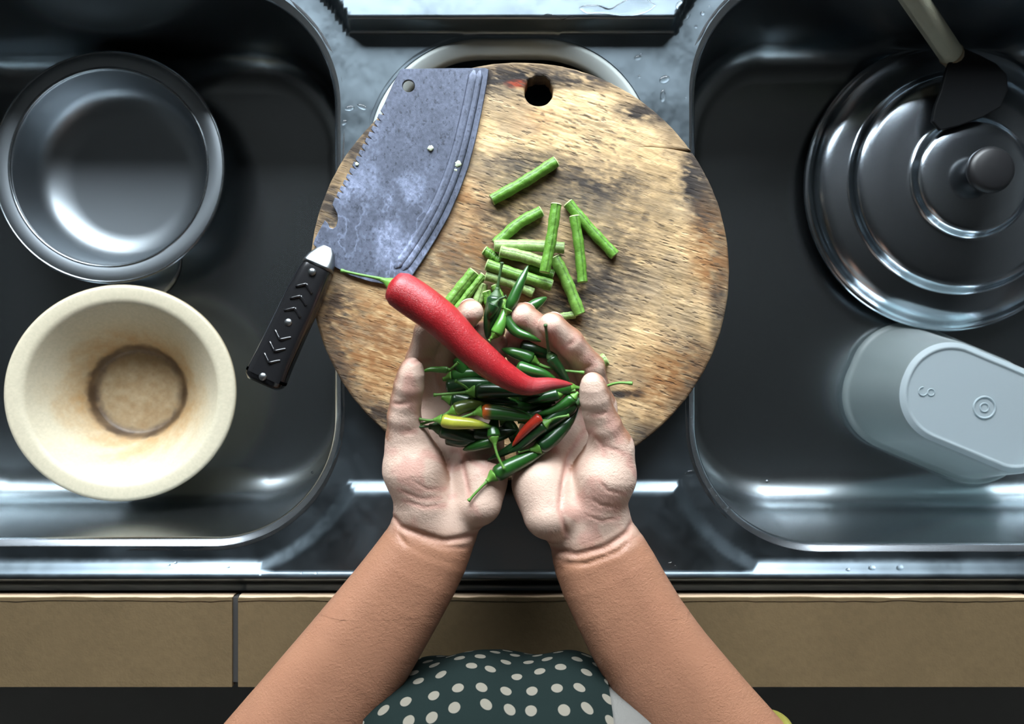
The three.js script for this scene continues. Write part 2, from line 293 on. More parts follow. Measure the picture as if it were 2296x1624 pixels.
// ------------------------------------------------------------------ cleaver lying on the board
{
  const k = thing('cleaver', 'grey steel cleaver with a saw-toothed spine and ribbed black handle, on the board', 'knife');
  const y0 = BOARD + 0.0008, t = 0.0026, yy = y0 + t;
  const bladeTex = dataTexture(1024, (u, v) => {
    const a = fbm(u * 6, v * 6, 4, 2), f = fbm(u * 90, v * 90, 3, 5), X = 680 + u * 440, Y = 130 + v * 500;
    const film = clamp(smooth(0.40, 0.74, fbm(u * 9 + 1, v * 7, 4, 15)) * (0.35 + 0.65 * smooth(330, 470, Y)) * smooth(1.5, 0.6, Math.hypot((X - 860) / 130, (Y - 470) / 190)));
    const edge = smooth(0.035, 0.0, Math.abs(fbm(u * 8, v * 6, 5, 25) - 0.52)) * smooth(400, 500, Y) * 0.14 * (0.3 + fbm(u * 50, v * 50, 3, 45));
    const spots = smooth(0.66, 0.80, fbm(u * 70, v * 70, 3, 35)) * 0.08;
    const s = 0.385 + 0.15 * (a - 0.5) + 0.11 * (f - 0.5) + 0.17 * film * (0.35 + 1.3 * f) + edge - spots;
    return [s * 0.90, s * 0.96, s * 1.12];
  }, true);
  bladeTex.wrapS = bladeTex.wrapT = THREE.ClampToEdgeWrapping;
  const bladeMat = mat({ name: 'stained_blade_steel', map: bladeTex, metalness: 0.55, roughness: 0.52, bumpMap: rep(fineBump, 8), bumpScale: 0.0001 });
  const o = at(870, 380, yy), P2 = (X, Y) => { const q = at(X, Y, yy); return new THREE.Vector2(q.x - o.x, q.z - o.z); };
  const out = [[902, 154], [1088, 152], [1096, 156], [1092, 185], [1080, 250], [1066, 315], [1050, 375], [1030, 430], [1006, 485], [980, 532], [950, 580], [922, 622], [880, 640], [830, 632], [785, 618], [752, 600], [728, 575], [702, 548]];
  // spine from the handle up: barb, hook notch, then teeth
  out.push([706, 535], [718, 512], [728, 494], [734, 500], [738, 510], [746, 513], [753, 508], [757, 494], [756, 480], [750, 468], [745, 460]);
  const T = 15;
  for (let i = 0; i < T; i++) { const f = i / T, g = (i + 0.62) / T, e = (i + 0.8) / T, q = (s, off) => [mix(747, 853, s) + off, mix(452, 250, s) + off * 0.55]; out.push(q(f, 0), q(g, -1), q(e, 10)); }
  out.push([853, 248], [862, 232], [880, 190], [897, 157]);
  const sh = new THREE.Shape(out.map(([X, Y]) => P2(X, Y))), hole = new THREE.Path(), hc = P2(916, 193);
  hole.absarc(hc.x, hc.y, 0.0047, 0, Math.PI * 2, true); sh.holes.push(hole);
  const top = (q) => q;                                              // the plate, then two thin ground facets along the cutting edge
  let g = new THREE.ExtrudeGeometry(sh, { depth: t - 0.0008, bevelEnabled: true, bevelThickness: 0.0004, bevelSize: 0.0004, bevelOffset: -0.0004, bevelSegments: 1, curveSegments: 14 });
  g.rotateX(Math.PI / 2); g.translate(o.x, yy - 0.0004, o.z); g = toCreasedNormals(g, 0.3);
  const p = g.attributes.position, uv = [];
  for (let i = 0; i < p.count; i++) { const k2 = (EYE - yy) / FOCAL, X = p.getX(i) / k2 + 1148, Y = p.getZ(i) / k2 + 812; uv.push((X - 680) / 440, (Y - 130) / 500); }
  g.setAttribute('uv', new THREE.Float32BufferAttribute(uv, 2));
  part('blade', g, bladeMat, k);
  // two raised grinding ridges that run along the edge
  for (const [off, w] of [[30, 0.0030], [17, 0.0022]]) {
    const line = [[1096, 158], [1080, 250], [1050, 375], [1006, 485], [950, 580], [928, 612]].map(([X, Y], i) => { const s = i / 5; return at(X - off * (1 + 0.35 * s) - 3, Y - off * 0.35 * s, yy); });
    const gg = tube(line, (tt, a) => (Math.abs(Math.cos(a)) * w + 0.0009) * (tt < 0.02 || tt > 0.98 ? 0.3 : 1) , 40, 10, { capStart: true, capEnd: true });
    const pp = gg.attributes.position; for (let i = 0; i < pp.count; i++) pp.setY(i, yy - 0.0006 + (pp.getY(i) - yy) * 0.85 + 0.0004); gg.computeVertexNormals();
    const u2 = []; for (let i = 0; i < pp.count; i++) { const k2 = (EYE - yy) / FOCAL; u2.push((pp.getX(i) / k2 + 1148 - 680) / 440, (pp.getZ(i) / k2 + 812 - 130) / 500); }
    gg.setAttribute('uv', new THREE.Float32BufferAttribute(u2, 2));
    part('ground_ridge', gg, bladeMat, k);
  }
  const black = mat({ name: 'black_handle_plastic', color: rgb(0.008, 0.008, 0.009), roughness: 0.22, clearcoat: 0.4, clearcoatRoughness: 0.15 });
  const chrome = mat({ name: 'bolster_steel', color: rgb(0.30, 0.32, 0.33), metalness: 1, roughness: 0.36 });
  // handle: rounded loft along its axis, rising a little beyond the board edge
  const hy = BOARD + 0.006, A = at(722, 580, hy), B = at(590, 862, hy + 0.008), dir = B.clone().sub(A).normalize(), sidev = V(0, 1, 0).cross(dir).normalize(), upv = dir.clone().cross(sidev).normalize();
  const L = A.distanceTo(B), sect = (s, w, h, lift = 0) => { const c = A.clone().addScaledVector(dir, s).addScaledVector(upv, lift), row = []; for (let j = 0; j < 32; j++) { const a = j / 32 * Math.PI * 2, cx = Math.cos(a), sy = Math.sin(a), e = 0.6; row.push(c.clone().addScaledVector(sidev, Math.sign(cx) * Math.pow(Math.abs(cx), e) * w).addScaledVector(upv, Math.sign(sy) * Math.pow(Math.abs(sy), e) * h)); } return row; };
  const rows = []; const prof = [[0.002, 0.0085, 0.006], [0.004, 0.0105, 0.0075], [0.012, 0.0125, 0.0085], [0.03, 0.0138, 0.0095], [0.06, 0.0142, 0.0100], [0.085, 0.0148, 0.0100], [0.1, 0.0158, 0.0100], [L - 0.008, 0.0160, 0.0098], [L - 0.003, 0.0148, 0.0090], [L, 0.0120, 0.0070]];
  for (const [s, w, h] of prof) rows.push(sect(s, w, h));
  const handle = part('handle', loft(rows, { capStart: true, capEnd: true }), black, k);
  const bol = []; for (const [s, w, h] of [[-0.010, 0.0040, 0.0020], [-0.006, 0.0075, 0.0034], [0.0, 0.0105, 0.0062], [0.005, 0.0120, 0.0082], [0.0075, 0.0122, 0.0084]]) bol.push(sect(s, w, h, s < -0.002 ? -0.001 : 0));
  part('bolster', loft(bol, { capStart: true, capEnd: true }), chrome, k);
  const on = (s, o2, lift) => A.clone().addScaledVector(dir, s).addScaledVector(sidev, o2).addScaledVector(upv, lift);
  for (const f of [0.12, 0.53, 0.965]) part('rivet', new THREE.SphereGeometry(0.0030, 16, 10).scale(1, 0.6, 1).translate(...on(f * L * 0.97 + 0.001, 0, 0.0098).toArray()), chrome, handle);
  for (let i = 0; i < 6; i++) {
    const s = i < 3 ? mix(0.24, 0.43, i / 2) * L : mix(0.64, 0.82, (i - 3) / 2) * L, v = i < 3 ? -1 : 1;
    const line = [on(s + v * -0.003, -0.0065, 0.0094), on(s + v * 0.002, 0, 0.0104), on(s + v * -0.003, 0.0065, 0.0094)];
    part('grip_rib', mergeGeometries([tube([line[0], line[1]], () => 0.0011, 4, 8, { capStart: true, capEnd: true }), tube([line[1], line[2]], () => 0.0011, 4, 8, { capStart: true, capEnd: true })]), black, handle);
  }
  const crumb = mat({ name: 'food_crumb', color: rgb(0.50, 0.56, 0.42), roughness: 0.6 });
  for (const [X, Y, q, w] of [[965, 333, 0.0022, 'round crumb stuck flat on the middle of the cleaver blade'], [1027, 368, 0.0026, 'larger pale crumb on the cutting edge of the cleaver'], [1022, 382, 0.0016, 'small pale crumb just below the larger one on the cleaver edge'], [800, 368, 0.0013, 'tiny pale crumb beside the saw teeth of the cleaver']]) {
    const g2 = new THREE.IcosahedronGeometry(q, 2), pp = g2.attributes.position; for (let i = 0; i < pp.count; i++) { const f = 0.7 + 0.6 * noise(pp.getX(i) * 900 + X, pp.getY(i) * 900 + Y, pp.getZ(i) * 900 + 7); pp.setXYZ(i, pp.getX(i) * f, pp.getY(i) * f * 0.5, pp.getZ(i) * f); }
    const m2 = mergeVertices(g2); m2.computeVertexNormals(); const c2 = at(X, Y, yy + q * 0.35); m2.translate(c2.x, c2.y, c2.z);
    single('food_crumb', m2, crumb, w, 'crumb', 'crumbs on the cleaver');
  }
}

// ------------------------------------------------------------------ things in the left basin
{
  const L = (list) => list.map(([r, y]) => new THREE.Vector2(r, y));
  const lipSteel = mat({ name: 'bowl_lip_steel', color: rgb(0.36, 0.40, 0.43), metalness: 1, roughness: 0.24 });
  const bowlSteel = mat({ name: 'bowl_steel', color: rgb(0.36, 0.40, 0.43), metalness: 1, roughness: 0.40 });
  const pot = thing('steel_bowl', 'wide stainless steel bowl with a flat lip, standing in the dark back of a basin', 'bowl');
  const y = -0.105, c = at(245, 376, y), h = y - FLOOR + 0.002;
  part('bowl_wall', new THREE.LatheGeometry(L([[0, 0.003], [0.055, 0.0032], [0.074, 0.008], [0.085, 0.020], [0.0905, h - 0.002], [0.0925, h], [0.101, h + 0.0012], [0.1068, h + 0.0005], [0.1080, h - 0.0012], [0.1066, h - 0.0022], [0.0935, h - 0.0028], [0.0918, h - 0.0045], [0.0868, 0.019], [0.0755, 0.006], [0.056, 0.0008], [0, 0.0006]]), 96).translate(c.x, FLOOR - 0.0005, c.z), bowlSteel, pot);
  part('rim', new THREE.TorusGeometry(0.1073, 0.0016, 10, 96).rotateX(Math.PI / 2).translate(c.x, y + 0.0008, c.z), lipSteel, pot);
  part('lip_bead', new THREE.TorusGeometry(0.0928, 0.0014, 10, 96).rotateX(Math.PI / 2).translate(c.x, y + 0.0010, c.z), lipSteel, pot);

  const cream = thing('cream_bowl', 'cream plastic bowl with brown tea-like stains and painted shade around its inner foot', 'bowl');
  const tex = dataTexture(1024, (u, v) => {                          // v runs from the centre (0) to the rim along the profile; u round the bowl
    const A = u * Math.PI * 2, nx = Math.cos(A), nz = Math.sin(A), n = fbm(nx * 3 + 9, nz * 3 + v * 9, 4, 3), n2 = fbm(nx * 20 * v + 9, nz * 20 * v + 4, 4, 8), n3 = fbm(nx * 60 * v + 30, nz * 60 * v + 30, 3, 18);
    const ring = smooth(0.080, 0.008, Math.abs(v - 0.335) + 0.05 * (n2 - 0.5)), stainAndShade = smooth(0.80, 0.30, v + 0.30 * (n - 0.5)) * (v > 0.33 ? 1 : 0.8);  // brown up the wall: part stain, part shade painted into the colour
    const foot = smooth(0.32, 0.28, v);
    let r = 0.70, g = 0.665, b = 0.58;
    const k = clamp(0.70 * stainAndShade * (0.55 + 0.9 * n2)); r = mix(r, 0.62, k); g = mix(g, 0.48, k); b = mix(b, 0.31, k);
    const k2 = clamp(ring * (0.55 + 0.6 * n)); r = mix(r, 0.27, k2); g = mix(g, 0.20, k2); b = mix(b, 0.13, k2);
    const s = 1 + 0.09 * (n3 - 0.5) - 0.14 * foot * n2; return [r * s, g * s, b * s];
  }, true);
  const plastic = mat({ name: 'stained_shaded_cream_plastic', map: tex, roughness: 0.5 });
  const prof = [[0, 0.0045], [0.020, 0.0045], [0.034, 0.0045], [0.0385, 0.0050], [0.0415, 0.0070], [0.045, 0.0130], [0.054, 0.026], [0.066, 0.043], [0.0755, 0.0575], [0.0805, 0.0650], [0.0825, 0.0672], [0.086, 0.0682], [0.0945, 0.0686], [0.0972, 0.0676], [0.0980, 0.0656], [0.0966, 0.0640], [0.087, 0.0632], [0.077, 0.054], [0.058, 0.0250], [0.047, 0.008], [0.0435, 0.0], [0.040, 0.0], [0.038, 0.002], [0, 0.0022]];
  const g = new THREE.LatheGeometry(L(prof), 128), uvA = g.attributes.uv; let run = [0]; for (let i = 1; i < prof.length; i++) run.push(run[i - 1] + Math.hypot(prof[i][0] - prof[i - 1][0], prof[i][1] - prof[i - 1][1]));
  for (let i = 0; i < uvA.count; i++) uvA.setY(i, clamp(run[i % prof.length] / run[13], 0, 1));
  part('bowl_body', g, plastic, cream);
  const rim = at(275, 881, -0.0775); cream.rotation.set(-0.02, 0, -0.20); cream.updateMatrix();
  const off = V(0, 0.068, 0).applyEuler(cream.rotation); cream.position.copy(rim).sub(off);
}

// ------------------------------------------------------------------ things in the right basin
{
  const L = (list) => list.map(([r, y]) => new THREE.Vector2(r, y));
  const lid = thing('pot_lid', 'domed stainless steel pot lid with stepped rings and a black knob', 'pot lid');
  const y = -0.137, c = at(2124, 420, y), lidSteel = mat({ name: 'lid_steel', color: rgb(0.50, 0.56, 0.62), metalness: 1, roughness: 0.19 });
  part('dome', new THREE.LatheGeometry(L([[0.0, 0.0545], [0.020, 0.0540], [0.036, 0.0528], [0.047, 0.0508], [0.0515, 0.0485], [0.0535, 0.0445], [0.0550, 0.0405], [0.0590, 0.0390], [0.075, 0.0375], [0.092, 0.0345], [0.0995, 0.0315], [0.1025, 0.0275], [0.1040, 0.0225], [0.1075, 0.0205], [0.120, 0.0175], [0.1295, 0.0125], [0.1335, 0.0070], [0.1350, 0.0030], [0.1385, 0.0022], [0.1402, 0.0012], [0.1402, -0.0002], [0.1385, -0.0008], [0.1330, 0.0008], [0.1280, 0.0105], [0.119, 0.0160], [0.103, 0.0195], [0.100, 0.0290], [0.075, 0.0360], [0.053, 0.0385], [0.045, 0.0490], [0, 0.0530]]), 128).translate(c.x, y, c.z), lidSteel, lid);
  const knobMat = mat({ name: 'black_knob_plastic', color: rgb(0.010, 0.010, 0.011), roughness: 0.4 });
  part('knob', new THREE.LatheGeometry(L([[0, 0.079], [0.008, 0.0788], [0.016, 0.0775], [0.0195, 0.0755], [0.0208, 0.0725], [0.0205, 0.0690], [0.0170, 0.0655], [0.0120, 0.0620], [0.0110, 0.0545], [0, 0.0535]]), 48).translate(c.x, y, c.z), knobMat, lid);

  // upturned translucent tub
  const tub = thing('plastic_tub', 'translucent white plastic food tub turned upside down in the basin', 'food tub');
  const tubMat = mat({ name: 'milky_plastic', color: rgb(0.54, 0.62, 0.65), transmission: 0.62, thickness: 0, roughness: 0.55, ior: 1.45, specularIntensity: 0.6 });
  const sec = (hx, hz, r, yy) => roundRect(0, 0, hx, hz, r, yy, 18), H = 0.078, F = FLOOR;
  const rows = [sec(0.0955, 0.0635, 0.055, 0.0), sec(0.0960, 0.0640, 0.055, 0.004), sec(0.0930, 0.0610, 0.053, 0.0050), sec(0.0905, 0.0585, 0.051, 0.0075), sec(0.0840, 0.0525, 0.047, H * 0.5), sec(0.0785, 0.0475, 0.0445, H - 0.008), sec(0.0765, 0.0455, 0.0435, H - 0.003), sec(0.0730, 0.0420, 0.0405, H - 0.0004), sec(0.0715, 0.0405, 0.0395, H), sec(0.0705, 0.0395, 0.0385, H - 0.0012), sec(0.0690, 0.0380, 0.0370, H - 0.0012), sec(0.040, 0.020, 0.0195, H - 0.0010)];
  const wallPlastic = mat({ name: 'clear_milky_plastic', color: rgb(0.50, 0.57, 0.57), transmission: 0.80, thickness: 0, roughness: 0.45, ior: 1.45, specularIntensity: 0.6 });
  part('tub_wall', loft(rows.slice(0, 7), {}), wallPlastic, tub);
  part('tub_base', loft(rows.slice(6), { capEnd: true }), tubMat, tub);
  part('moulding_ring', new THREE.TorusGeometry(0.0095, 0.0009, 8, 40).rotateX(Math.PI / 2).translate(0.0, H - 0.0006, 0.0), tubMat, tub);
  part('moulding_ring', new THREE.TorusGeometry(0.0038, 0.0006, 8, 28).rotateX(Math.PI / 2).translate(0.0, H - 0.0006, 0.0), tubMat, tub);
  part('moulded_mark', new THREE.TorusGeometry(0.0030, 0.0005, 8, 24).rotateX(Math.PI / 2).translate(-0.049, H - 0.0006, 0.006), tubMat, tub);
  part('moulded_mark', new THREE.TorusGeometry(0.0038, 0.0005, 8, 24, 4.4).rotateX(Math.PI / 2).translate(-0.056, H - 0.0006, 0.008), tubMat, tub);
  tub.position.set(0.421, F + 0.004, 0.0405); tub.rotation.set(0, -0.40, 0);

  // spatula with a pale handle and a black head, leaning from the basin edge onto the lid
  const sp = thing('spatula', 'black-headed spatula with a pale wooden handle resting on the pot lid', 'spatula');
  const paleWood = mat({ name: 'pale_wood', color: rgb(0.55, 0.54, 0.40), roughness: 0.6, bumpMap: rep(fineBump, 6), bumpScale: 0.0004 }), tanWood = mat({ name: 'ferrule_tan', color: rgb(0.34, 0.27, 0.17), roughness: 0.7 });
  const nylon = mat({ name: 'black_nylon', color: rgb(0.008, 0.009, 0.010), roughness: 0.6, specularIntensity: 0.3 });
  const e = at(2135, 125, -0.078), s0 = at(1975, -112, 0.020), dir = e.clone().sub(s0).normalize();
  part('handle', tube([s0.clone().addScaledVector(dir, -0.10), s0, e], (t) => 0.0098 * (t < 0.02 ? 0.7 : 1), 24, 16, { capStart: true, capEnd: true }), paleWood, sp);
  const f2 = e.clone().addScaledVector(dir, 0.012);
  part('ferrule', tube([e.clone().addScaledVector(dir, -0.003), e, f2], (t) => 0.0106 - 0.002 * t, 6, 16, { capStart: true, capEnd: true }), tanWood, sp);
  const hd = [[2128, 128], [2150, 118], [2185, 132], [2222, 150], [2246, 172], [2252, 205], [2238, 240], [2200, 262], [2150, 280], [2110, 290], [2092, 272], [2096, 240], [2108, 205], [2116, 165]];
  const hy = -0.0795, oo = at(2160, 200, hy), sh = new THREE.Shape(hd.map(([X, Y]) => { const q = at(X, Y, hy); return new THREE.Vector2(q.x - oo.x, q.z - oo.z); }));
  const g = new THREE.ExtrudeGeometry(sh, { depth: 0.002, bevelEnabled: true, bevelThickness: 0.0012, bevelSize: 0.0012, bevelSegments: 2 }); g.rotateX(Math.PI / 2);
  g.rotateZ(0.0); g.rotateX(0.12); g.translate(oo.x, hy + 0.0035, oo.z);
  part('spatula_head', g, nylon, sp);
}

// ------------------------------------------------------------------ cut green beans on the board
const beanGroup = 'cut green beans on the board';
function beanTexture() {
  return dataTexture(256, (u, v) => { const n = fbm(u * 10, v * 26, 3), f = fbm(u * 50, v * 120, 2, 4), seam = smooth(0.035, 0.012, Math.abs(u - 0.30)) ; const s = 0.80 + 0.42 * (n - 0.5) + 0.2 * (f - 0.5) - 0.30 * seam; return [s, s, s]; }, false);
}
const bt = beanTexture();
const beanMats = [[0.130, 0.315, 0.034], [0.17, 0.36, 0.056], [0.30, 0.45, 0.14], [0.12, 0.295, 0.032]].map(([r, g, b], i) => mat({ name: 'bean_skin_' + 'abcd'[i], color: rgb(r, g, b), map: bt, roughness: 0.48, bumpMap: bt, bumpScale: 0.0005 }));
const beanCut = mat({ name: 'bean_cut_flesh', color: rgb(0.36, 0.46, 0.19), roughness: 0.6 });
function bean(ends, rpx, lift, tone, label, shared) {
  const r = rpx * (EYE - BOARD) / FOCAL, base = BOARD + r * 0.92, n = ends.length, pts = ends.map(([X, Y, dy], i) => at(X, Y, base + (dy ?? lift)));
  if (n === 2) { const m = pts[0].clone().lerp(pts[1], 0.5), d = pts[1].clone().sub(pts[0]); m.x += -d.z * 0.03 * (rnd() - 0.5) * 2; m.z += d.x * 0.03 * (rnd() - 0.5) * 2; pts.splice(1, 0, m); }
  const b = thing('green_bean_piece', label, 'green bean', beanGroup), ph = rnd() * 6, tw = rnd();
  const rad = (t, a) => r * (0.96 + 0.045 * Math.sin(t * 19 + ph) + 0.03 * Math.sin(t * 47 + a * 3 + ph) + 0.03 * Math.sin(a * 2 + ph) - 0.09 * Math.exp(-Math.pow((((a / 6.283 - 0.30 + 1.5) % 1) - 0.5) / 0.03, 2)));
  const g = tube(pts, rad, 22, 16); part('pod', g, beanMats[tone], b);
  for (const s of [0, 1]) {
    const curve = new THREE.CatmullRomCurve3(pts, false, 'centripetal'), p = curve.getPointAt(s), d = curve.getTangentAt(s).multiplyScalar(s ? 1 : -1);
    const c = new THREE.LatheGeometry([[0, 0.0007], [r * 0.35, 0.0003], [r * 0.6, 0.0006], [r * 0.86, 0.0008], [r * 0.98, 0]].map(([a, q]) => new THREE.Vector2(a, q)), 16);
    c.applyQuaternion(new THREE.Quaternion().setFromUnitVectors(V(0, 1, 0), d)); c.translate(p.x, p.y, p.z); part('cut_end', c, beanCut, b);
  }
}
bean([[1104, 448], [1246, 363]], 13.5, 0, 0, 'straight piece of green bean lying alone below the hole of the board');
bean([[1112, 547], [1165, 500], [1213, 474]], 13, 0, 0, 'curved piece of green bean whose end rests by the pale bean tip');
bean([[1274, 456], [1320, 510], [1378, 572]], 12.5, 0, 0, 'slanting piece of green bean at the outer side of the pile, under another piece');
bean([[1288, 486], [1298, 550], [1306, 632]], 12, 0.003, 0, 'upright wrinkled piece of green bean crossing the slanting one at its top');
bean([[1110, 551], [1190, 551], [1263, 556]], 14, 0.003, 2, 'pale straight bean piece lying level under the standing wrinkled piece');
bean([[1123, 564], [1175, 576], [1226, 592]], 13.5, 0.008, 2, 'pale bean tip with a yellowish end lying below the level pale piece');
bean([[1247, 459], [1236, 535], [1221, 610]], 12.5, 0.018, 0, 'wrinkled piece of green bean lying across the top of the pale pieces');
bean([[1244, 578], [1270, 630], [1300, 704]], 14.5, 0.001, 1, 'thick piece of green bean at the lower outer side of the pile');
bean([[1092, 594], [1165, 618], [1236, 640]], 13.5, 0.006, 1, 'bean piece slanting under the dark chilli tips, the upper of two alike');
bean([[1091, 618], [1140, 632], [1195, 656]], 12, 0.004, 2, 'paler bean piece just below its slanting twin, under the chilli tips');
bean([[1063, 610], [1030, 650], [995, 695]], 14, 0, 1, 'thick bean piece with a split cut end beside the big red chilli');
bean([[1084, 618], [1050, 660], [1018, 702]], 9.5, 0.003, 1, 'thin bean strip between the thick split bean and the middle fingertip');
bean([[1082, 638], [1066, 690], [1052, 730]], 12, 0, 2, 'pale bean piece mostly hidden behind the middle fingertip of one hand');
bean([[1087, 562], [1120, 585]], 11, 0, 3, 'short bean stub tucked under the pale bean tip');
bean([[1110, 640], [1122, 668], [1136, 698]], 10, 0.003, 1, 'short bean piece seen between the fingertips of the two hands');
bean([[1236, 716], [1288, 706]], 9, 0, 2, 'short bean piece below the foot of the thick outer piece');
bean([[1300, 838], [1358, 806]], 15, 0, 2, 'bean piece poking out from behind the bent index finger');
bean([[1186, 598], [1240, 616]], 11, 0.0, 3, 'bean piece at the bottom of the pile');
bean([[1195, 690], [1212, 724]], 8, 0, 1, 'tiny bean piece showing between two fingertips of one hand');
bean([[1090, 655], [1110, 720]], 12, 0, 3, 'bean piece lying behind the two hands');
// ------------------------------------------------------------------ the person: cupped hands, arms, body
// Joints are laid out in space with a radius each; the skin is the surface of the smoothly joined distances.
const smin = (a, b, k) => { const h = Math.max(k - Math.abs(a - b), 0) / k; return Math.min(a, b) - h * h * k * 0.25; };
function bone(a, ra, b, rb, dirn) { const d = b.clone().sub(a); return { ax: a.x, ay: a.y, az: a.z, dx: d.x, dy: d.y, dz: d.z, l2: d.lengthSq(), ra, dr: rb - ra, p: dirn ?? [0, 1, 0] }; }
let lastT = 0;
function bd(b, x, y, z) { const px = x - b.ax, py = y - b.ay, pz = z - b.az; let t = (px * b.dx + py * b.dy + pz * b.dz) / b.l2; t = t < 0 ? 0 : t > 1 ? 1 : t; const qx = px - b.dx * t, qy = py - b.dy * t, qz = pz - b.dz * t; lastT = t; return Math.sqrt(qx * qx + qy * qy + qz * qz) - b.ra - b.dr * t; }
function chain(list, dirn) { const out = []; for (let i = 1; i < list.length; i++) { const [ax, ay, ah, ar] = list[i - 1], [bx, by, bh, br] = list[i]; out.push(bone(at(ax, ay, ah), ar, at(bx, by, bh), br, dirn)); } return out; }
function handOf(side, d) {
  const palm = [], fingers = [];
  for (const c of d.palm) palm.push(...chain(c, [0, 1, 0]));
  for (const c of d.fingers) fingers.push(chain(c, [side * 0.45, 0.75, 0.48]));
  const thumb = chain(d.thumb, [side * 0.60, 0.78, 0.1]);
  const arm = d.arm;
  return { palm, fingers, thumb, arm, creases: d.creases.map(([pts, w, dep]) => ({ pts: pts.map(([X, Y]) => at(X, Y, d.creaseY)), w: w * 1.5, dep: dep * 0.62 })), side };
}
const J = (X, Y, h, r) => [X, Y, h, r];
const armBones = (s, list) => list.map((c0) => { const o = [], cv = new THREE.CatmullRomCurve3(c0.map((q) => q[0]), false, 'centripetal'), rv = new THREE.CatmullRomCurve3(c0.map((q, i) => V(i, q[1] * 100, 0))), c = []; for (let i = 0; i <= 10; i++) c.push([cv.getPoint(i / 10), rv.getPoint(i / 10).y / 100]); for (let i = 1; i < c.length; i++) o.push(bone(c[i - 1][0], c[i - 1][1], c[i][0], c[i][1], [0, 1, 0])); return o; });
const handL = handOf(1, {
  palm: [[J(945, 1145, 0.086, 0.0150), J(950, 905, 0.068, 0.0128)], [J(985, 1140, 0.082, 0.0150), J(997, 884, 0.062, 0.0125)], [J(1022, 1140, 0.082, 0.0150), J(1044, 882, 0.060, 0.0120)], [J(1060, 1132, 0.085, 0.0145), J(1086, 902, 0.065, 0.0112)],
    [J(945, 1125, 0.093, 0.0185), J(925, 1050, 0.097, 0.0185), J(914, 985, 0.100, 0.0138)], [J(1078, 1128, 0.095, 0.0145), J(1083, 1075, 0.089, 0.0148), J(1086, 985, 0.073, 0.0135)]],
  thumb: [J(914, 990, 0.099, 0.0140), J(906, 935, 0.108, 0.0108), J(910, 900, 0.112, 0.0098), J(917, 865, 0.117, 0.0095), J(922, 838, 0.120, 0.0083), J(923, 824, 0.121, 0.0066)],
  fingers: [[J(950, 905, 0.068, 0.0118), J(942, 808, 0.088, 0.0098), J(960, 744, 0.104, 0.0090), J(984, 708, 0.114, 0.0078)],
    [J(997, 884, 0.062, 0.0115), J(990, 788, 0.084, 0.0098), J(1025, 732, 0.101, 0.0092), J(1056, 700, 0.112, 0.0084)],
    [J(1044, 882, 0.060, 0.0112), J(1046, 798, 0.080, 0.0095), J(1078, 752, 0.095, 0.0088), J(1107, 740, 0.103, 0.0078)],
    [J(1086, 902, 0.065, 0.0102), J(1093, 836, 0.079, 0.0085), J(1106, 797, 0.090, 0.0078), J(1118, 772, 0.096, 0.0068)]],
  arm: armBones(-1, [[[at(935, 1182, 0.087), 0.0160], [at(905, 1240, 0.089), 0.0190], [at(778, 1412, 0.090), 0.0222], [V(-0.215, 0.084, 0.315), 0.030]], [[at(1018, 1200, 0.085), 0.0155], [at(985, 1268, 0.086), 0.0180], [at(850, 1482, 0.084), 0.0235], [V(-0.180, 0.076, 0.338), 0.031]], [[at(976, 1185, 0.083), 0.0195], [at(945, 1250, 0.083), 0.0225], [at(812, 1446, 0.082), 0.0285], [V(-0.202, 0.076, 0.325), 0.038]]]),
  creaseY: 0.088,
  creases: [[[[880, 1148], [905, 1172], [950, 1186], [1000, 1203], [1068, 1196]], 0.0016, 0.0030], [[[890, 1178], [912, 1200], [928, 1218]], 0.0012, 0.0016], [[[940, 1185], [1000, 1215], [1060, 1225]], 0.0013, 0.0012],
    [[[985, 945], [1012, 975], [1034, 1020], [1050, 1075], [1056, 1108]], 0.0012, 0.0016], [[[886, 898], [912, 902], [938, 896]], 0.0011, 0.0013], [[[915, 962], [940, 960]], 0.0012, 0.0014], [[[1040, 1020], [1070, 1035], [1100, 1045]], 0.0010, 0.0009],
    [[[905, 1085], [950, 1105], [990, 1108]], 0.0009, 0.0006], [[[915, 1110], [960, 1125], [1000, 1125]], 0.0009, 0.0006], [[[930, 1060], [965, 1085], [1000, 1090]], 0.0009, 0.0005], [[[925, 812], [945, 812], [968, 806]], 0.0009, 0.0010]],
});
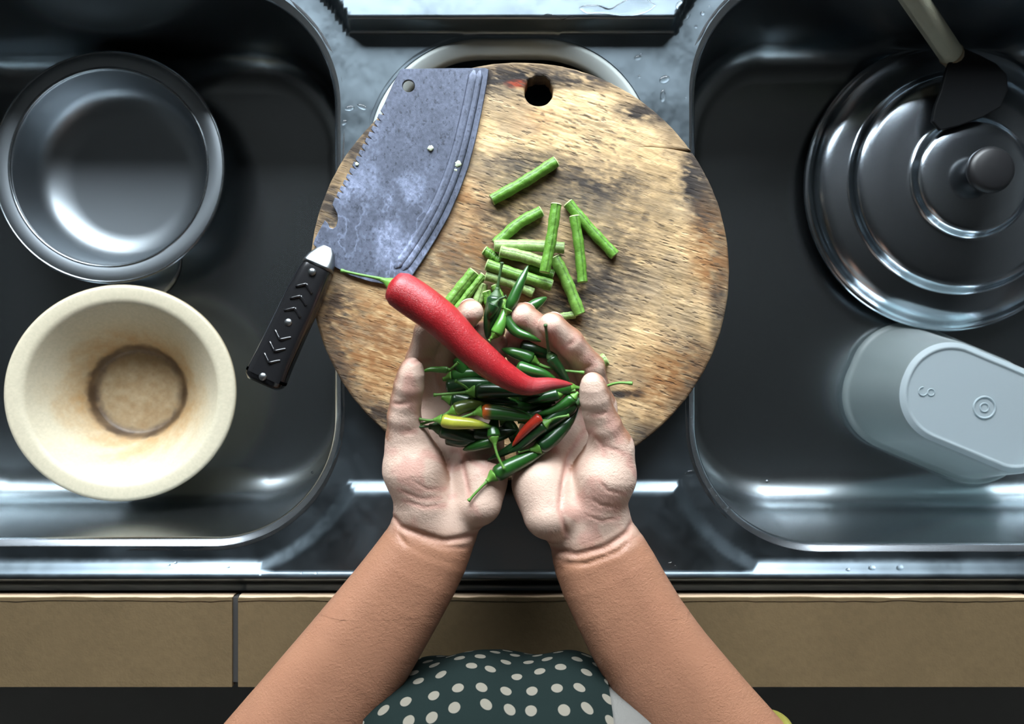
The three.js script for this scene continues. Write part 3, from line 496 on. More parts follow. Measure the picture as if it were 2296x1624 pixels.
const handR = handOf(-1, {
  palm: [[J(1350, 1148, 0.086, 0.0150), J(1342, 915, 0.068, 0.0128)], [J(1310, 1145, 0.082, 0.0150), J(1297, 892, 0.062, 0.0125)], [J(1272, 1150, 0.082, 0.0150), J(1250, 886, 0.060, 0.0120)], [J(1238, 1145, 0.086, 0.0150), J(1206, 906, 0.065, 0.0112)],
    [J(1340, 1130, 0.093, 0.0190), J(1358, 1065, 0.098, 0.0190), J(1370, 1005, 0.100, 0.0145)], [J(1232, 1150, 0.097, 0.0185), J(1212, 1085, 0.091, 0.0178), J(1203, 985, 0.073, 0.0140)]],
  thumb: [J(1370, 1005, 0.100, 0.0145), J(1354, 955, 0.108, 0.0115), J(1342, 925, 0.112, 0.0102), J(1334, 893, 0.117, 0.0096), J(1330, 868, 0.120, 0.0082), J(1329, 858, 0.121, 0.0066)],
  fingers: [[J(1342, 915, 0.068, 0.0118), J(1322, 824, 0.092, 0.0100), J(1276, 768, 0.107, 0.0095), J(1237, 730, 0.116, 0.0088)],
    [J(1297, 892, 0.062, 0.0115), J(1268, 812, 0.083, 0.0100), J(1216, 745, 0.099, 0.0098), J(1172, 709, 0.107, 0.0093)],
    [J(1250, 886, 0.060, 0.0112), J(1224, 812, 0.077, 0.0095), J(1186, 772, 0.089, 0.0088), J(1158, 754, 0.095, 0.0078)],
    [J(1206, 906, 0.065, 0.0102), J(1190, 842, 0.077, 0.0085), J(1166, 802, 0.087, 0.0078), J(1147, 782, 0.093, 0.0068)]],
  arm: armBones(1, [[[at(1365, 1190, 0.087), 0.0165], [at(1395, 1245, 0.089), 0.0195], [at(1496, 1428, 0.090), 0.0225], [V(0.214, 0.084, 0.325), 0.030]], [[at(1285, 1218, 0.085), 0.0160], [at(1305, 1278, 0.086), 0.0185], [at(1422, 1490, 0.084), 0.0235], [V(0.184, 0.076, 0.345), 0.030]], [[at(1326, 1200, 0.083), 0.0200], [at(1352, 1262, 0.083), 0.0230], [at(1462, 1458, 0.082), 0.0285], [V(0.200, 0.076, 0.335), 0.038]]]),
  creaseY: 0.088,
  creases: [[[[1238, 1228], [1290, 1232], [1350, 1215], [1400, 1185], [1418, 1160]], 0.0016, 0.0030], [[[1250, 1255], [1310, 1250], [1380, 1222], [1408, 1198]], 0.0013, 0.0016], [[[1320, 955], [1300, 985], [1272, 1025], [1255, 1080], [1250, 1130], [1268, 1195]], 0.0012, 0.0018], [[[1318, 962], [1338, 985], [1345, 1010]], 0.0011, 0.0014], [[[1335, 990], [1370, 1000], [1390, 1010]], 0.0010, 0.0008],
    [[[1330, 818], [1310, 824], [1292, 836]], 0.0010, 0.0014], [[[1285, 758], [1275, 772], [1258, 782]], 0.0010, 0.0011], [[[1320, 925], [1345, 920], [1362, 922]], 0.0010, 0.0010], [[[1330, 1060], [1350, 1085], [1390, 1095]], 0.0009, 0.0007], [[[1310, 1100], [1340, 1120], [1380, 1125]], 0.0009, 0.0007], [[[1300, 1140], [1340, 1155], [1380, 1150]], 0.0009, 0.0006]],
});
const body = {
  arms: [], torso: [], head: [],
};
for (const s of [-1, 1]) {
  const el = V(s * 0.208, 0.082, 0.332), sh = V(s * 0.165, 0.385, 0.415);
  body.arms.push(bone(el, 0.040, sh, 0.048), bone(sh, 0.050, V(0, 0.40, 0.42), 0.055));
  body.torso.push(bone(V(s * 0.085, 0.36, 0.415), 0.088, V(s * 0.070, 0.10, 0.395), 0.095), bone(V(s * 0.070, 0.10, 0.400), 0.095, V(s * 0.085, -0.06, 0.420), 0.110), bone(V(s * 0.088, -0.08, 0.430), 0.092, V(s * 0.092, -0.42, 0.43), 0.062), bone(V(s * 0.092, -0.42, 0.43), 0.060, V(s * 0.095, -0.78, 0.44), 0.042), bone(V(s * 0.095, -0.82, 0.45), 0.036, V(s * 0.10, -0.835, 0.33), 0.026));
}
body.torso.push(bone(V(-0.035, 0.075, 0.315), 0.088, V(0.035, 0.075, 0.315), 0.088));
body.head.push(bone(V(0, 0.40, 0.43), 0.056, V(0, 0.50, 0.415), 0.050), bone(V(0, 0.60, 0.43), 0.082, V(0, 0.64, 0.425), 0.080), bone(V(0, 0.565, 0.375), 0.038, V(0, 0.60, 0.385), 0.05), bone(V(0, 0.60, 0.338), 0.010, V(0, 0.625, 0.348), 0.009));
for (const s of [-1, 1]) body.head.push(bone(V(s * 0.078, 0.595, 0.43), 0.010, V(s * 0.084, 0.63, 0.435), 0.012), bone(V(s * 0.03, 0.632, 0.348), 0.013, V(s * 0.034, 0.632, 0.349), 0.012));
function segDist2(px, pz, a, b) { const dx = b.x - a.x, dz = b.z - a.z, t = clamp(((px - a.x) * dx + (pz - a.z) * dz) / (dx * dx + dz * dz)), qx = px - a.x - dx * t, qz = pz - a.z - dz * t; return qx * qx + qz * qz; }
const near = { w: 0, p: null, ax: 0, ay: 0, az: 0, r: 1 };
function handField(h, x, y, z, track) {
  let best = 1e9, keep = null;
  const see = (b, d) => { if (track && d < best) { best = d; keep = b; near.r = b.ra + b.dr * lastT; near.ax = b.ax + b.dx * lastT; near.ay = b.ay + b.dy * lastT; near.az = b.az + b.dz * lastT; } };
  let palm = 1e3; for (const b of h.palm) { const d = bd(b, x, y, z); see(b, d); palm = smin(palm, d, 0.010); }
  let arm = 1e3; for (const c of h.arm) { let q = 1e3; for (const b of c) { const d = bd(b, x, y, z); see(b, d); if (d < q) q = d; } arm = smin(arm, q, 0.014); }
  let f = 1e3; for (const c of h.fingers) { let q = 1e3; for (const b of c) { const d = bd(b, x, y, z); see(b, d); q = smin(q, d, 0.0035); } f = smin(f, q, 0.0018); }
  let t = 1e3; for (const b of h.thumb) { const d = bd(b, x, y, z); see(b, d); t = smin(t, d, 0.0035); }
  palm = smin(palm, arm, 0.010);
  palm = smin(palm, t, 0.006);
  let d = smin(palm, f, 0.0055);
  if (d < 0.006 && d > -0.012) for (const c of h.creases) { let m = 1e9; for (let i = 1; i < c.pts.length; i++) { const q = segDist2(x, z, c.pts[i - 1], c.pts[i]); if (q < m) m = q; } if (m < c.w * c.w * 9) { const A = c.pts[0], B = c.pts[c.pts.length - 1], e = Math.sqrt(Math.min((x - A.x) ** 2 + (z - A.z) ** 2, (x - B.x) ** 2 + (z - B.z) ** 2)); d += c.dep * Math.exp(-m / (c.w * c.w)) * smooth(0.060, 0.072, y) * smooth(0, 0.007, e); } }
  if (track) near.p = keep;
  return d;
}
function bodyField(x, y, z, parts) {
  let d = 1e3;
  for (const b of body.torso) d = smin(d, bd(b, x, y, z), 0.045);
  if (parts !== 2) {
    for (const b of body.arms) d = smin(d, bd(b, x, y, z), 0.03);
    for (const h of [handL, handR]) { let arm = 1e3; for (const c of h.arm) { let q = 1e3; for (const b of c) q = Math.min(q, bd(b, x, y, z)); arm = smin(arm, q, 0.014); } d = smin(d, arm, 0.004); }
  }
  if (parts !== 2) for (const b of body.head) d = smin(d, bd(b, x, y, z), 0.018);
  return d;
}
function surface(f, lo, hi, cell, keep) {                             // surface nets over a grid, drawn onto the exact surface afterwards
  const nx = Math.ceil((hi[0] - lo[0]) / cell), ny = Math.ceil((hi[1] - lo[1]) / cell), nz = Math.ceil((hi[2] - lo[2]) / cell), sx = nx + 1, sy = ny + 1;
  const val = new Float32Array(sx * sy * (nz + 1)), id = new Int32Array(nx * ny * nz).fill(-1), pos = [], idx = [];
  for (let k = 0, o = 0; k <= nz; k++) for (let j = 0; j <= ny; j++) for (let i = 0; i <= nx; i++, o++) val[o] = f(lo[0] + i * cell, lo[1] + j * cell, lo[2] + k * cell);
  const cor = [0, 1, sx, sx + 1, sx * sy, sx * sy + 1, sx * sy + sx, sx * sy + sx + 1], ed = [[0, 1], [2, 3], [4, 5], [6, 7], [0, 2], [1, 3], [4, 6], [5, 7], [0, 4], [1, 5], [2, 6], [3, 7]];
  for (let k = 0; k < nz; k++) for (let j = 0; j < ny; j++) for (let i = 0; i < nx; i++) {
    const o = i + sx * (j + sy * k); let inside = 0; for (const c of cor) if (val[o + c] < 0) inside++;
    if (inside === 0 || inside === 8) continue;
    let x = 0, y = 0, z = 0, n = 0;
    for (const [a, b] of ed) { const va = val[o + cor[a]], vb = val[o + cor[b]]; if ((va < 0) === (vb < 0)) continue; const t = va / (va - vb); x += mix(a & 1, b & 1, t); y += mix((a >> 1) & 1, (b >> 1) & 1, t); z += mix(a >> 2, b >> 2, t); n++; }
    id[i + nx * (j + ny * k)] = pos.length / 3; pos.push(lo[0] + (i + x / n) * cell, lo[1] + (j + y / n) * cell, lo[2] + (k + z / n) * cell);
  }
  const I = (i, j, k) => id[i + nx * (j + ny * k)];
  const quad = (a, b, c, d, flip) => { if (a < 0 || b < 0 || c < 0 || d < 0) return; flip ? idx.push(a, c, b, a, d, c) : idx.push(a, b, c, a, c, d); };
  for (let k = 0; k < nz; k++) for (let j = 0; j < ny; j++) for (let i = 0; i < nx; i++) {
    const o = i + sx * (j + sy * k), v = val[o] < 0;
    if (j && k && v !== val[o + 1] < 0) quad(I(i, j - 1, k - 1), I(i, j, k - 1), I(i, j, k), I(i, j - 1, k), !v);
    if (i && k && v !== val[o + sx] < 0) quad(I(i - 1, j, k - 1), I(i - 1, j, k), I(i, j, k), I(i, j, k - 1), !v);
    if (i && j && v !== val[o + sx * sy] < 0) quad(I(i - 1, j - 1, k), I(i, j - 1, k), I(i, j, k), I(i - 1, j, k), !v);
  }
  const nor = [], e = cell * 0.2;
  for (let i = 0; i < pos.length; i += 3) {
    let g = [0, 1, 0];
    for (let it = 0; it < 3; it++) {
      const x = pos[i], y = pos[i + 1], z = pos[i + 2], d = f(x, y, z);
      g = [(f(x + e, y, z) - f(x - e, y, z)) / (2 * e), (f(x, y + e, z) - f(x, y - e, z)) / (2 * e), (f(x, y, z + e) - f(x, y, z - e)) / (2 * e)];
      if (it === 2) break;
      const l2 = Math.max(g[0] * g[0] + g[1] * g[1] + g[2] * g[2], 0.3), s = clamp(d / l2, -cell * 0.7, cell * 0.7);
      pos[i] -= g[0] * s; pos[i + 1] -= g[1] * s; pos[i + 2] -= g[2] * s;
    }
    const l = Math.hypot(...g) || 1; nor.push(g[0] / l, g[1] / l, g[2] / l);
  }
  let out = idx;
  if (keep) { out = []; for (let i = 0; i < idx.length; i += 3) if (keep((pos[idx[i] * 3] + pos[idx[i + 1] * 3] + pos[idx[i + 2] * 3]) / 3, (pos[idx[i] * 3 + 1] + pos[idx[i + 1] * 3 + 1] + pos[idx[i + 2] * 3 + 1]) / 3, (pos[idx[i] * 3 + 2] + pos[idx[i + 1] * 3 + 2] + pos[idx[i + 2] * 3 + 2]) / 3)) out.push(idx[i], idx[i + 1], idx[i + 2]); }
  return { pos, nor, idx: out };
}
const TAN = [0.275, 0.130, 0.076], PALM = [0.575, 0.410, 0.325], PINK = [0.47, 0.205, 0.165];
function skinColor(x, y, z, h) {
  let c = TAN, w = 0, pink = 0;
  if (h) {
    handField(h, x, y, z, true);
    const b = near.p, k = ((x - near.ax) * b.p[0] + (y - near.ay) * b.p[1] + (z - near.az) * b.p[2]) / near.r;
    const wrist = h === handL ? at(975, 1192, 0.085).z + (x + 0.05) * 0.25 : at(1330, 1215, 0.085).z - (x - 0.055) * 0.25;
    w = smooth(-0.35, 0.45, k + 0.25 * (fbm(x * 160, z * 160, 3, 3) - 0.5)) * smooth(0.010, -0.014, z - wrist + 0.004 * (fbm(x * 120, z * 120, 3, 7) - 0.5));
    pink = 0.5 * smooth(0.50, 0.72, fbm(x * 75 + 3, z * 75 + y * 60, 3, 13));
    for (const cr of h.creases) { let m = 1e9; for (let i = 1; i < cr.pts.length; i++) m = Math.min(m, segDist2(x, z, cr.pts[i - 1], cr.pts[i])); pink = Math.max(pink, 0.55 * Math.exp(-m / (0.0022 * 0.0022))); }
  }
  const n = fbm(x * 90, z * 90 + y * 70, 4, 23), s = 1 + 0.14 * (n - 0.5);
  const p = [0, 1, 2].map((i) => mix(PALM[i], PINK[i], pink)), t = TAN.map((v, i) => v * (1 + (i ? 0.10 : 0.05) * (fbm(x * 40, z * 40 + y * 30, 3, 33) - 0.5)));
  return [0, 1, 2].map((i) => mix(t[i], p[i], w) * s);
}
const skin = mat({ name: 'skin', color: rgb(1, 1, 1), vertexColors: true, roughness: 0.5, specularIntensity: 0.7, bumpMap: rep(fineBump, 12), bumpScale: 0.00035 });
const person = thing('person', 'person in a dotted apron holding chillies in both cupped hands over the board', 'person');
{
  const all = { pos: [], nor: [], idx: [], uv: [], col: [] };
  const add = (s, h) => { const o = all.pos.length / 3; for (let i = 0; i < s.pos.length; i += 3) { const [x, y, z] = [s.pos[i], s.pos[i + 1], s.pos[i + 2]]; all.pos.push(x, y, z); all.nor.push(s.nor[i], s.nor[i + 1], s.nor[i + 2]); all.uv.push(x + 0.3 * y, z + 0.4 * y); all.col.push(...skinColor(x, y, z, h)); } for (const i of s.idx) all.idx.push(i + o); };
  const SPLIT = 0.170, cell = 0.0017;
  for (const h of [handL, handR]) {
    const x0 = h === handL ? -0.165 : -0.010, x1 = h === handL ? 0.008 : 0.175;
    add(surface((x, y, z) => handField(h, x, y, z), [x0, 0.034, -0.052], [x1, 0.140, SPLIT + 0.004], cell), h);
  }
  add(surface((x, y, z) => bodyField(x, y, z), [-0.28, -0.87, SPLIT - 0.006], [0.28, 0.74, 0.56], 0.0075, (x, y, z) => z > SPLIT - 0.001 && !(y > 0.03 && y < 0.13 && z < SPLIT)), null);
  part('body', geo(all.pos, all.idx, all.uv, all.nor, all.col), skin, person);
}
// clothes: pale shirt, dark trousers, hair, dotted apron over the shirt
{
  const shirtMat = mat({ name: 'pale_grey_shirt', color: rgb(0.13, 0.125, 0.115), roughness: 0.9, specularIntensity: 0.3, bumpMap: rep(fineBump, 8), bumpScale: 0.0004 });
  const trouserMat = mat({ name: 'black_trousers', color: rgb(0.012, 0.012, 0.014), roughness: 0.9 }), hairMat = mat({ name: 'black_hair', color: rgb(0.010, 0.008, 0.007), roughness: 0.55 });
  const upper = (x, y, z) => { let d = bodyField(x, y, z, 2); for (const b of body.arms) d = smin(d, bd(b, x, y, z), 0.03); return d - 0.007 - 0.003 * fbm(x * 16, y * 10 + z * 5, 3); };
  const mk = (f, lo, hi, c, keep) => { const s = surface(f, lo, hi, c, keep), uv = []; for (let i = 0; i < s.pos.length; i += 3) uv.push(s.pos[i] + s.pos[i + 2], s.pos[i + 1]); return geo(s.pos, s.idx, uv, s.nor); };
  part('shirt', mk(upper, [-0.27, -0.11, 0.19], [0.27, 0.47, 0.56], 0.0075, (x, y, z) => !(Math.abs(x) > 0.15 && y < 0.20) && y > -0.10 && !(y > 0.435 && Math.abs(x) < 0.08)), shirtMat, person);
  part('trousers', mk((x, y, z) => bodyField(x, y, z, 2) - 0.010, [-0.23, -0.84, 0.27], [0.23, -0.05, 0.58], 0.010, (x, y, z) => y > -0.79), trouserMat, person);
  part('hair', mk((x, y, z) => { let d = smin(bd(body.head[1], x, y, z) - 0.010, Math.hypot(x, y - 0.60, (z - 0.505)) - 0.045, 0.03); return Math.max(d, (0.385 - z) + (y < 0.665 ? 0.0 : -0.08)); }, [-0.12, 0.48, 0.30], [0.12, 0.76, 0.58], 0.006), hairMat, person);
  // apron: a cloth sheet with thickness lying over the belly
  const dots = (() => {
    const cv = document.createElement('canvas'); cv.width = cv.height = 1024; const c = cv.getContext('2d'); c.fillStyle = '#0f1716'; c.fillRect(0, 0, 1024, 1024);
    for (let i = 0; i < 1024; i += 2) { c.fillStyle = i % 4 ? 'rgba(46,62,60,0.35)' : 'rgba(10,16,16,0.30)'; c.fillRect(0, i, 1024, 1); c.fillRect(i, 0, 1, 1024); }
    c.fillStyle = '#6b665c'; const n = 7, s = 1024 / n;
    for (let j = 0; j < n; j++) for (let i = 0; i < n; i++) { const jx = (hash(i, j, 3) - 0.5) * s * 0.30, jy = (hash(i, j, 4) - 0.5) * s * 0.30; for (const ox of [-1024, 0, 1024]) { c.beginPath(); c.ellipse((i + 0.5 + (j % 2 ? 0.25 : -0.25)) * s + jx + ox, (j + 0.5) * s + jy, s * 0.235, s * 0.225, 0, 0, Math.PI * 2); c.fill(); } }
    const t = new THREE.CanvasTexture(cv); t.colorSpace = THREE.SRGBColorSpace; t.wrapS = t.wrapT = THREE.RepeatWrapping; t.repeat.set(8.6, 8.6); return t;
  })();
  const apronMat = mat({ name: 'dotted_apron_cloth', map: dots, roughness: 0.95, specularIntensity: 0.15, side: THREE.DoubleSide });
  const rows = [], N = 64, M = 90;
  const f = (x, y, z) => upper(x, y, z) - 0.0035;
  const pos = [], uv = [], idx = [];
  for (let j = 0; j <= M; j++) {
    const y = mix(0.36, -0.34, j / M);
    let run = 0;
    for (let i = 0; i <= N; i++) {
      const s = i / N, x = mix(-0.100, 0.066, s) * (y > 0.2 ? mix(1, 0.75, (y - 0.2) / 0.16) : 1);
      let z = 0.15; for (let it = 0; it < 60; it++) { const d = f(x, Math.max(y, -0.10), z); if (d < 2e-4) break; z += Math.max(d * 0.8, 3e-4); if (z > 0.45) break; }
      if (y < 0.035) z = Math.max(z, 0) + 0.0;
      z -= 0.0022 * Math.sin(x * 95 + y * 40 + 1.5 * Math.sin(y * 30)) + 0.0035 * (fbm(x * 30, y * 26, 3, 9) - 0.5);
      if (y < 0.012) z = Math.max(z, 0.2655 + 0.002 * Math.sin(x * 60));
      pos.push(x, y, z); uv.push(x + 0.010 * Math.sin(y * 20), y);
    }
  }
  for (let j = 0; j < M; j++) for (let i = 0; i < N; i++) { const a = j * (N + 1) + i, b = a + 1, c = a + N + 1, d = c + 1; idx.push(a, c, b, b, c, d); }
  const front = geo(pos, idx, uv), n = front.attributes.normal, back = front.clone(), bp = back.attributes.position;
  for (let i = 0; i < bp.count; i++) bp.setXYZ(i, bp.getX(i) - n.getX(i) * 0.0012, bp.getY(i) - n.getY(i) * 0.0012, bp.getZ(i) - n.getZ(i) * 0.0012);
  back.setIndex(idx.slice().reverse()); back.computeVertexNormals();
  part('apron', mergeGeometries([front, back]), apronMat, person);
  // bangle on one forearm
  const brass = mat({ name: 'bangle_brass', color: rgb(0.55, 0.52, 0.12), metalness: 0.8, roughness: 0.35 });
  const c = at(1642, 1712, 0.082), ax = V(0.60, 0, 0.80);
  part('bangle', new THREE.TorusGeometry(0.0465, 0.0042, 12, 64).applyQuaternion(new THREE.Quaternion().setFromUnitVectors(V(0, 0, 1), ax.normalize())).translate(c.x, c.y, c.z), brass, person);
}

// ------------------------------------------------------------------ chillies
const chTex = dataTexture(256, (u, v) => { const s = 0.90 + 0.25 * (fbm(u * 8, v * 14, 4) - 0.5) + 0.14 * (fbm(u * 60, v * 60, 2, 4) - 0.5); return [s, s, s]; }, false);
const chMat = (n, r, g, b, o = {}) => mat({ name: n, color: rgb(r, g, b), map: chTex, roughness: 0.30, clearcoat: 0.35, clearcoatRoughness: 0.2, ...o });
const CH = { green: chMat('green_chilli_skin', 0.018, 0.092, 0.012), dark: chMat('dark_green_chilli_skin', 0.009, 0.045, 0.010), light: chMat('light_green_chilli_skin', 0.085, 0.26, 0.035), yellow: chMat('yellow_chilli_skin', 0.60, 0.62, 0.07), red: chMat('small_red_chilli_skin', 0.48, 0.034, 0.015), olive: chMat('olive_chilli_skin', 0.066, 0.094, 0.016) };
const stemMat = mat({ name: 'chilli_stem_green', color: rgb(0.10, 0.235, 0.038), roughness: 0.5 }), stemDark = mat({ name: 'chilli_stem_dark', color: rgb(0.035, 0.085, 0.022), roughness: 0.5 }), calyxMat = mat({ name: 'chilli_calyx_green', color: rgb(0.11, 0.27, 0.038), roughness: 0.45 });
const pileGroup = 'chillies in the cupped hands';
function chilli({ body: pts, r, m, stem, label, calyx = true, cap = 1, dark, colors, bumps = 0, blunt = 0.10, name = 'green_chilli' }) {
  const P3 = pts.map(([X, Y, h]) => at(X, Y, h)), R = name === 'green_chilli' || name === 'yellow_chilli' ? r * 1.17 : r, o = thing(name, label, 'chilli', pileGroup), ph = rnd() * 6;
  const prof = (t) => Math.sqrt(1 - Math.pow(1 - Math.min(t / blunt, 1), 2)) * (1 - 0.12 * t) * Math.pow(Math.max(1 - Math.pow(t, 2.6), 0), 0.75);
  const g = tube(P3, (t, a) => 0.0004 + R * prof(t) * (1 + bumps * (0.6 * Math.sin(t * 17 + ph) + 0.4 * Math.sin(t * 31 + a * 2 + ph))), 36, 18, { capStart: true, capEnd: true });
  if (colors) { const n = g.attributes.position.count, col = []; for (let i = 0; i < n; i++) { const t = Math.floor(i / 18) / 36; col.push(...colors(Math.min(t, 1), i % 18)); } g.setAttribute('color', new THREE.Float32BufferAttribute(col, 3)); }
  part('pod', g, m, o);
  const d0 = P3[1].clone().sub(P3[0]).normalize();
  if (calyx) {
    const S = stem ? at(...stem[1]) : P3[0].clone().addScaledVector(d0, -0.004), dd = S.clone().sub(P3[0]).normalize();
    const base = P3[0].clone().addScaledVector(d0, R * 0.25);
    part('calyx', tube([base, P3[0].clone().addScaledVector(dd, R * cap * 0.35), P3[0].clone().addScaledVector(dd, R * cap * 1.1)], (t, a) => R * cap * mix(0.86, 0.30, smooth(0, 0.9, t)) * (1 + 0.07 * Math.cos(a * 5)), 8, 15, { capStart: true, capEnd: true }), dark ? stemDark : calyxMat, o);
  }
  if (stem) {
    const sp = stem.map(([X, Y, h]) => at(X, Y, h)); sp[0] = P3[0].clone().addScaledVector(d0, -R * 0.2);
    part('stem', tube(sp, (t) => mix(Math.min(R * 0.34, 0.0016), 0.0009, Math.min(t * 3, 1)) + (t > 0.94 ? 0.0004 : 0), 20, 8, { capStart: true, capEnd: true }), dark ? stemDark : stemMat, o);
  }
  return o;
}
chilli({ name: 'red_chilli', label: 'large glossy red chilli with a green stem lying across the pile', m: mat({ name: 'big_red_chilli_skin', color: rgb(0.37, 0.012, 0.017), map: chTex, roughness: 0.34, bumpMap: rep(fineBump, 3), bumpScale: 0.0004, clearcoat: 0.2, clearcoatRoughness: 0.3 }), r: 0.0122, bumps: 0.035, blunt: 0.07, cap: 0.42,
  body: [[872, 634, 0.132], [905, 655, 0.133], [985, 712, 0.133], [1060, 785, 0.132], [1130, 840, 0.129], [1185, 866, 0.126], [1235, 861, 0.124], [1284, 862, 0.122]], stem: [[870, 628, 0.132], [845, 624, 0.133], [805, 616, 0.134], [764, 607, 0.135]] });
const G = 0.0034;                                                     // a usual bird chilli is about 7 mm thick
chilli({ label: 'bright green chilli with a long stem lying on the heels of both palms', m: CH.green, r: 0.0046, body: [[1106, 1068, 0.1065], [1145, 1046, 0.1065], [1195, 1020, 0.104], [1250, 988, 0.101]], stem: [[1104, 1072, 0.107], [1088, 1084, 0.109], [1068, 1104, 0.110], [1050, 1124, 0.1105]], dark: false });
chilli({ label: 'green chilli standing stem downward, its pale stem on the bright green chilli', m: CH.green, r: 0.0036, body: [[1108, 984, 0.112], [1106, 962, 0.109], [1112, 930, 0.104]], stem: [[1109, 992, 0.1125], [1112, 1010, 0.114], [1120, 1032, 0.1145], [1131, 1052, 0.1145]] });
chilli({ label: 'long dark chilli running from one palm up to the other thumb', m: CH.dark, r: 0.0042, body: [[1292, 902, 0.104], [1245, 938, 0.105], [1180, 985, 0.104], [1130, 1014, 0.102], [1093, 1032, 0.100]], stem: [[1294, 900, 0.104], [1305, 893, 0.104], [1314, 886, 0.104]], dark: true });
chilli({ label: 'dark chilli with a thin green stem just above the lowest chilli', m: CH.dark, r: 0.0045, body: [[1206, 1006, 0.106], [1240, 982, 0.105], [1275, 945, 0.103], [1296, 915, 0.100]], stem: [[1203, 1008, 0.107], [1185, 1009, 0.108], [1162, 1014, 0.108]] });
chilli({ label: 'slim dark green chilli beside the small red one', m: CH.dark, r: 0.0037, body: [[1222, 950, 0.112], [1195, 972, 0.111], [1165, 1000, 0.108], [1140, 1015, 0.106]], stem: [[1224, 948, 0.112], [1245, 938, 0.113], [1276, 932, 0.112]] });
chilli({ name: 'red_chilli', label: 'small bright red chilli without a stem among the green ones', m: CH.red, r: 0.0031, calyx: false, blunt: 0.06, body: [[1213, 933, 0.1165], [1196, 948, 0.1160], [1172, 972, 0.113], [1149, 1000, 0.109]] });
chilli({ label: 'green chilli turning orange at its stem end', m: chMat('orange_ended_chilli_skin', 1, 1, 1, { vertexColors: true }), r: 0.0042, colors: (t) => { const k = smooth(0.20, 0.07, t); return [mix(0.020, 0.50, k), mix(0.10, 0.10, k), mix(0.015, 0.014, k)]; }, body: [[1078, 923, 0.114], [1110, 925, 0.1145], [1155, 931, 0.1145], [1212, 942, 0.112]], stem: [[1074, 924, 0.114], [1052, 931, 0.1145], [1032, 938, 0.114], [1012, 944, 0.113]] });
chilli({ name: 'yellow_chilli', label: 'yellow chilli with a green tip', m: chMat('yellow_green_tip_skin', 1, 1, 1, { vertexColors: true }), r: 0.0037, colors: (t) => { const k = smooth(0.70, 0.95, t); return [mix(0.44, 0.12, k), mix(0.45, 0.27, k), mix(0.05, 0.04, k)]; }, body: [[988, 941, 0.113], [1010, 947, 0.1135], [1055, 950, 0.1135], [1104, 957, 0.112]], stem: [[985, 941, 0.113], [965, 943, 0.113], [940, 940, 0.112]] });
chilli({ label: 'olive green chilli above the yellow one with a pale green stem', m: CH.olive, r: 0.0037, body: [[1018, 921, 0.112], [1040, 912, 0.112], [1070, 908, 0.110], [1100, 905, 0.107]], stem: [[1015, 922, 0.112], [1000, 929, 0.112], [978, 940, 0.111], [940, 953, 0.1095]] });
chilli({ label: 'fat dark chilli under the yellow one with a straight dark stem', m: CH.dark, r: 0.0054, body: [[984, 958, 0.1045], [1015, 968, 0.1045], [1055, 982, 0.102], [1100, 995, 0.099]], stem: [[980, 955, 0.106], [950, 957, 0.110], [915, 958, 0.1125]], dark: true });
chilli({ label: 'short green chilli resting on the middle of one palm', m: CH.green, r: 0.0033, calyx: false, body: [[1104, 990, 0.1045], [1082, 996, 0.1045], [1060, 1003, 0.1035], [1038, 1009, 0.1015]] });
chilli({ label: 'long dark chilli lying level below the red one, stem towards a thumb', m: CH.dark, r: 0.0042, body: [[1062, 879, 0.111], [1105, 877, 0.1115], [1165, 877, 0.111], [1235, 884, 0.108]], stem: [[1058, 879, 0.111], [1010, 883, 0.1115], [972, 886, 0.1115]] });
chilli({ label: 'dark chilli whose stem crosses that of the level one', m: CH.dark, r: 0.0040, body: [[1060, 884, 0.1055], [1100, 894, 0.1045], [1160, 905, 0.102]], stem: [[1057, 882, 0.107], [1042, 867, 0.112], [1020, 854, 0.114]] });
chilli({ label: 'small slim light green chilli pointing at a thumb', m: CH.light, r: 0.0017, body: [[1006, 830, 0.111], [985, 829, 0.1115], [963, 829, 0.1115], [948, 834, 0.111]], stem: [[1008, 832, 0.111], [1013, 826, 0.111], [1028, 813, 0.110]] });
chilli({ label: 'plump green chilli beside the red one with a very long thin stem', m: CH.green, r: 0.0038, body: [[1196, 808, 0.106], [1175, 798, 0.1065], [1150, 790, 0.106], [1125, 783, 0.104]], stem: [[1199, 810, 0.106], [1212, 819, 0.107], [1250, 829, 0.108], [1310, 836, 0.1095]] });
chilli({ label: 'curved green chilli tucked along the thin end of the red one', m: CH.green, r: 0.0035, body: [[1158, 822, 0.112], [1185, 830, 0.113], [1220, 840, 0.113], [1252, 857, 0.111]], calyx: false });
chilli({ label: 'dark chilli with an upright black stem standing before an index finger', m: CH.dark, r: 0.0030, body: [[1233, 799, 0.111], [1250, 822, 0.110], [1264, 842, 0.108], [1278, 862, 0.106]], stem: [[1232, 794, 0.111], [1227, 765, 0.119], [1223, 728, 0.126]], dark: true });
chilli({ label: 'dark chilli with a bright stem cap by the thumb', m: CH.dark, r: 0.0035, body: [[1254, 883, 0.108], [1225, 890, 0.1075], [1180, 902, 0.1045]], stem: [[1258, 882, 0.108], [1274, 878, 0.1085], [1290, 876, 0.108]] });
chilli({ label: 'green chilli whose long stem passes under a thumb and out over the board', m: CH.green, r: 0.0036, body: [[1281, 868, 0.1065], [1262, 872, 0.107], [1225, 878, 0.106], [1190, 885, 0.103]], stem: [[1285, 869, 0.106], [1318, 873, 0.104], [1352, 868, 0.104], [1386, 859, 0.108], [1418, 860, 0.111]] });
chilli({ label: 'dark chilli with its bright cap just below another beside the thumb', m: CH.green, r: 0.0034, body: [[1286, 890, 0.107], [1270, 905, 0.107], [1240, 922, 0.106], [1205, 930, 0.104]] });
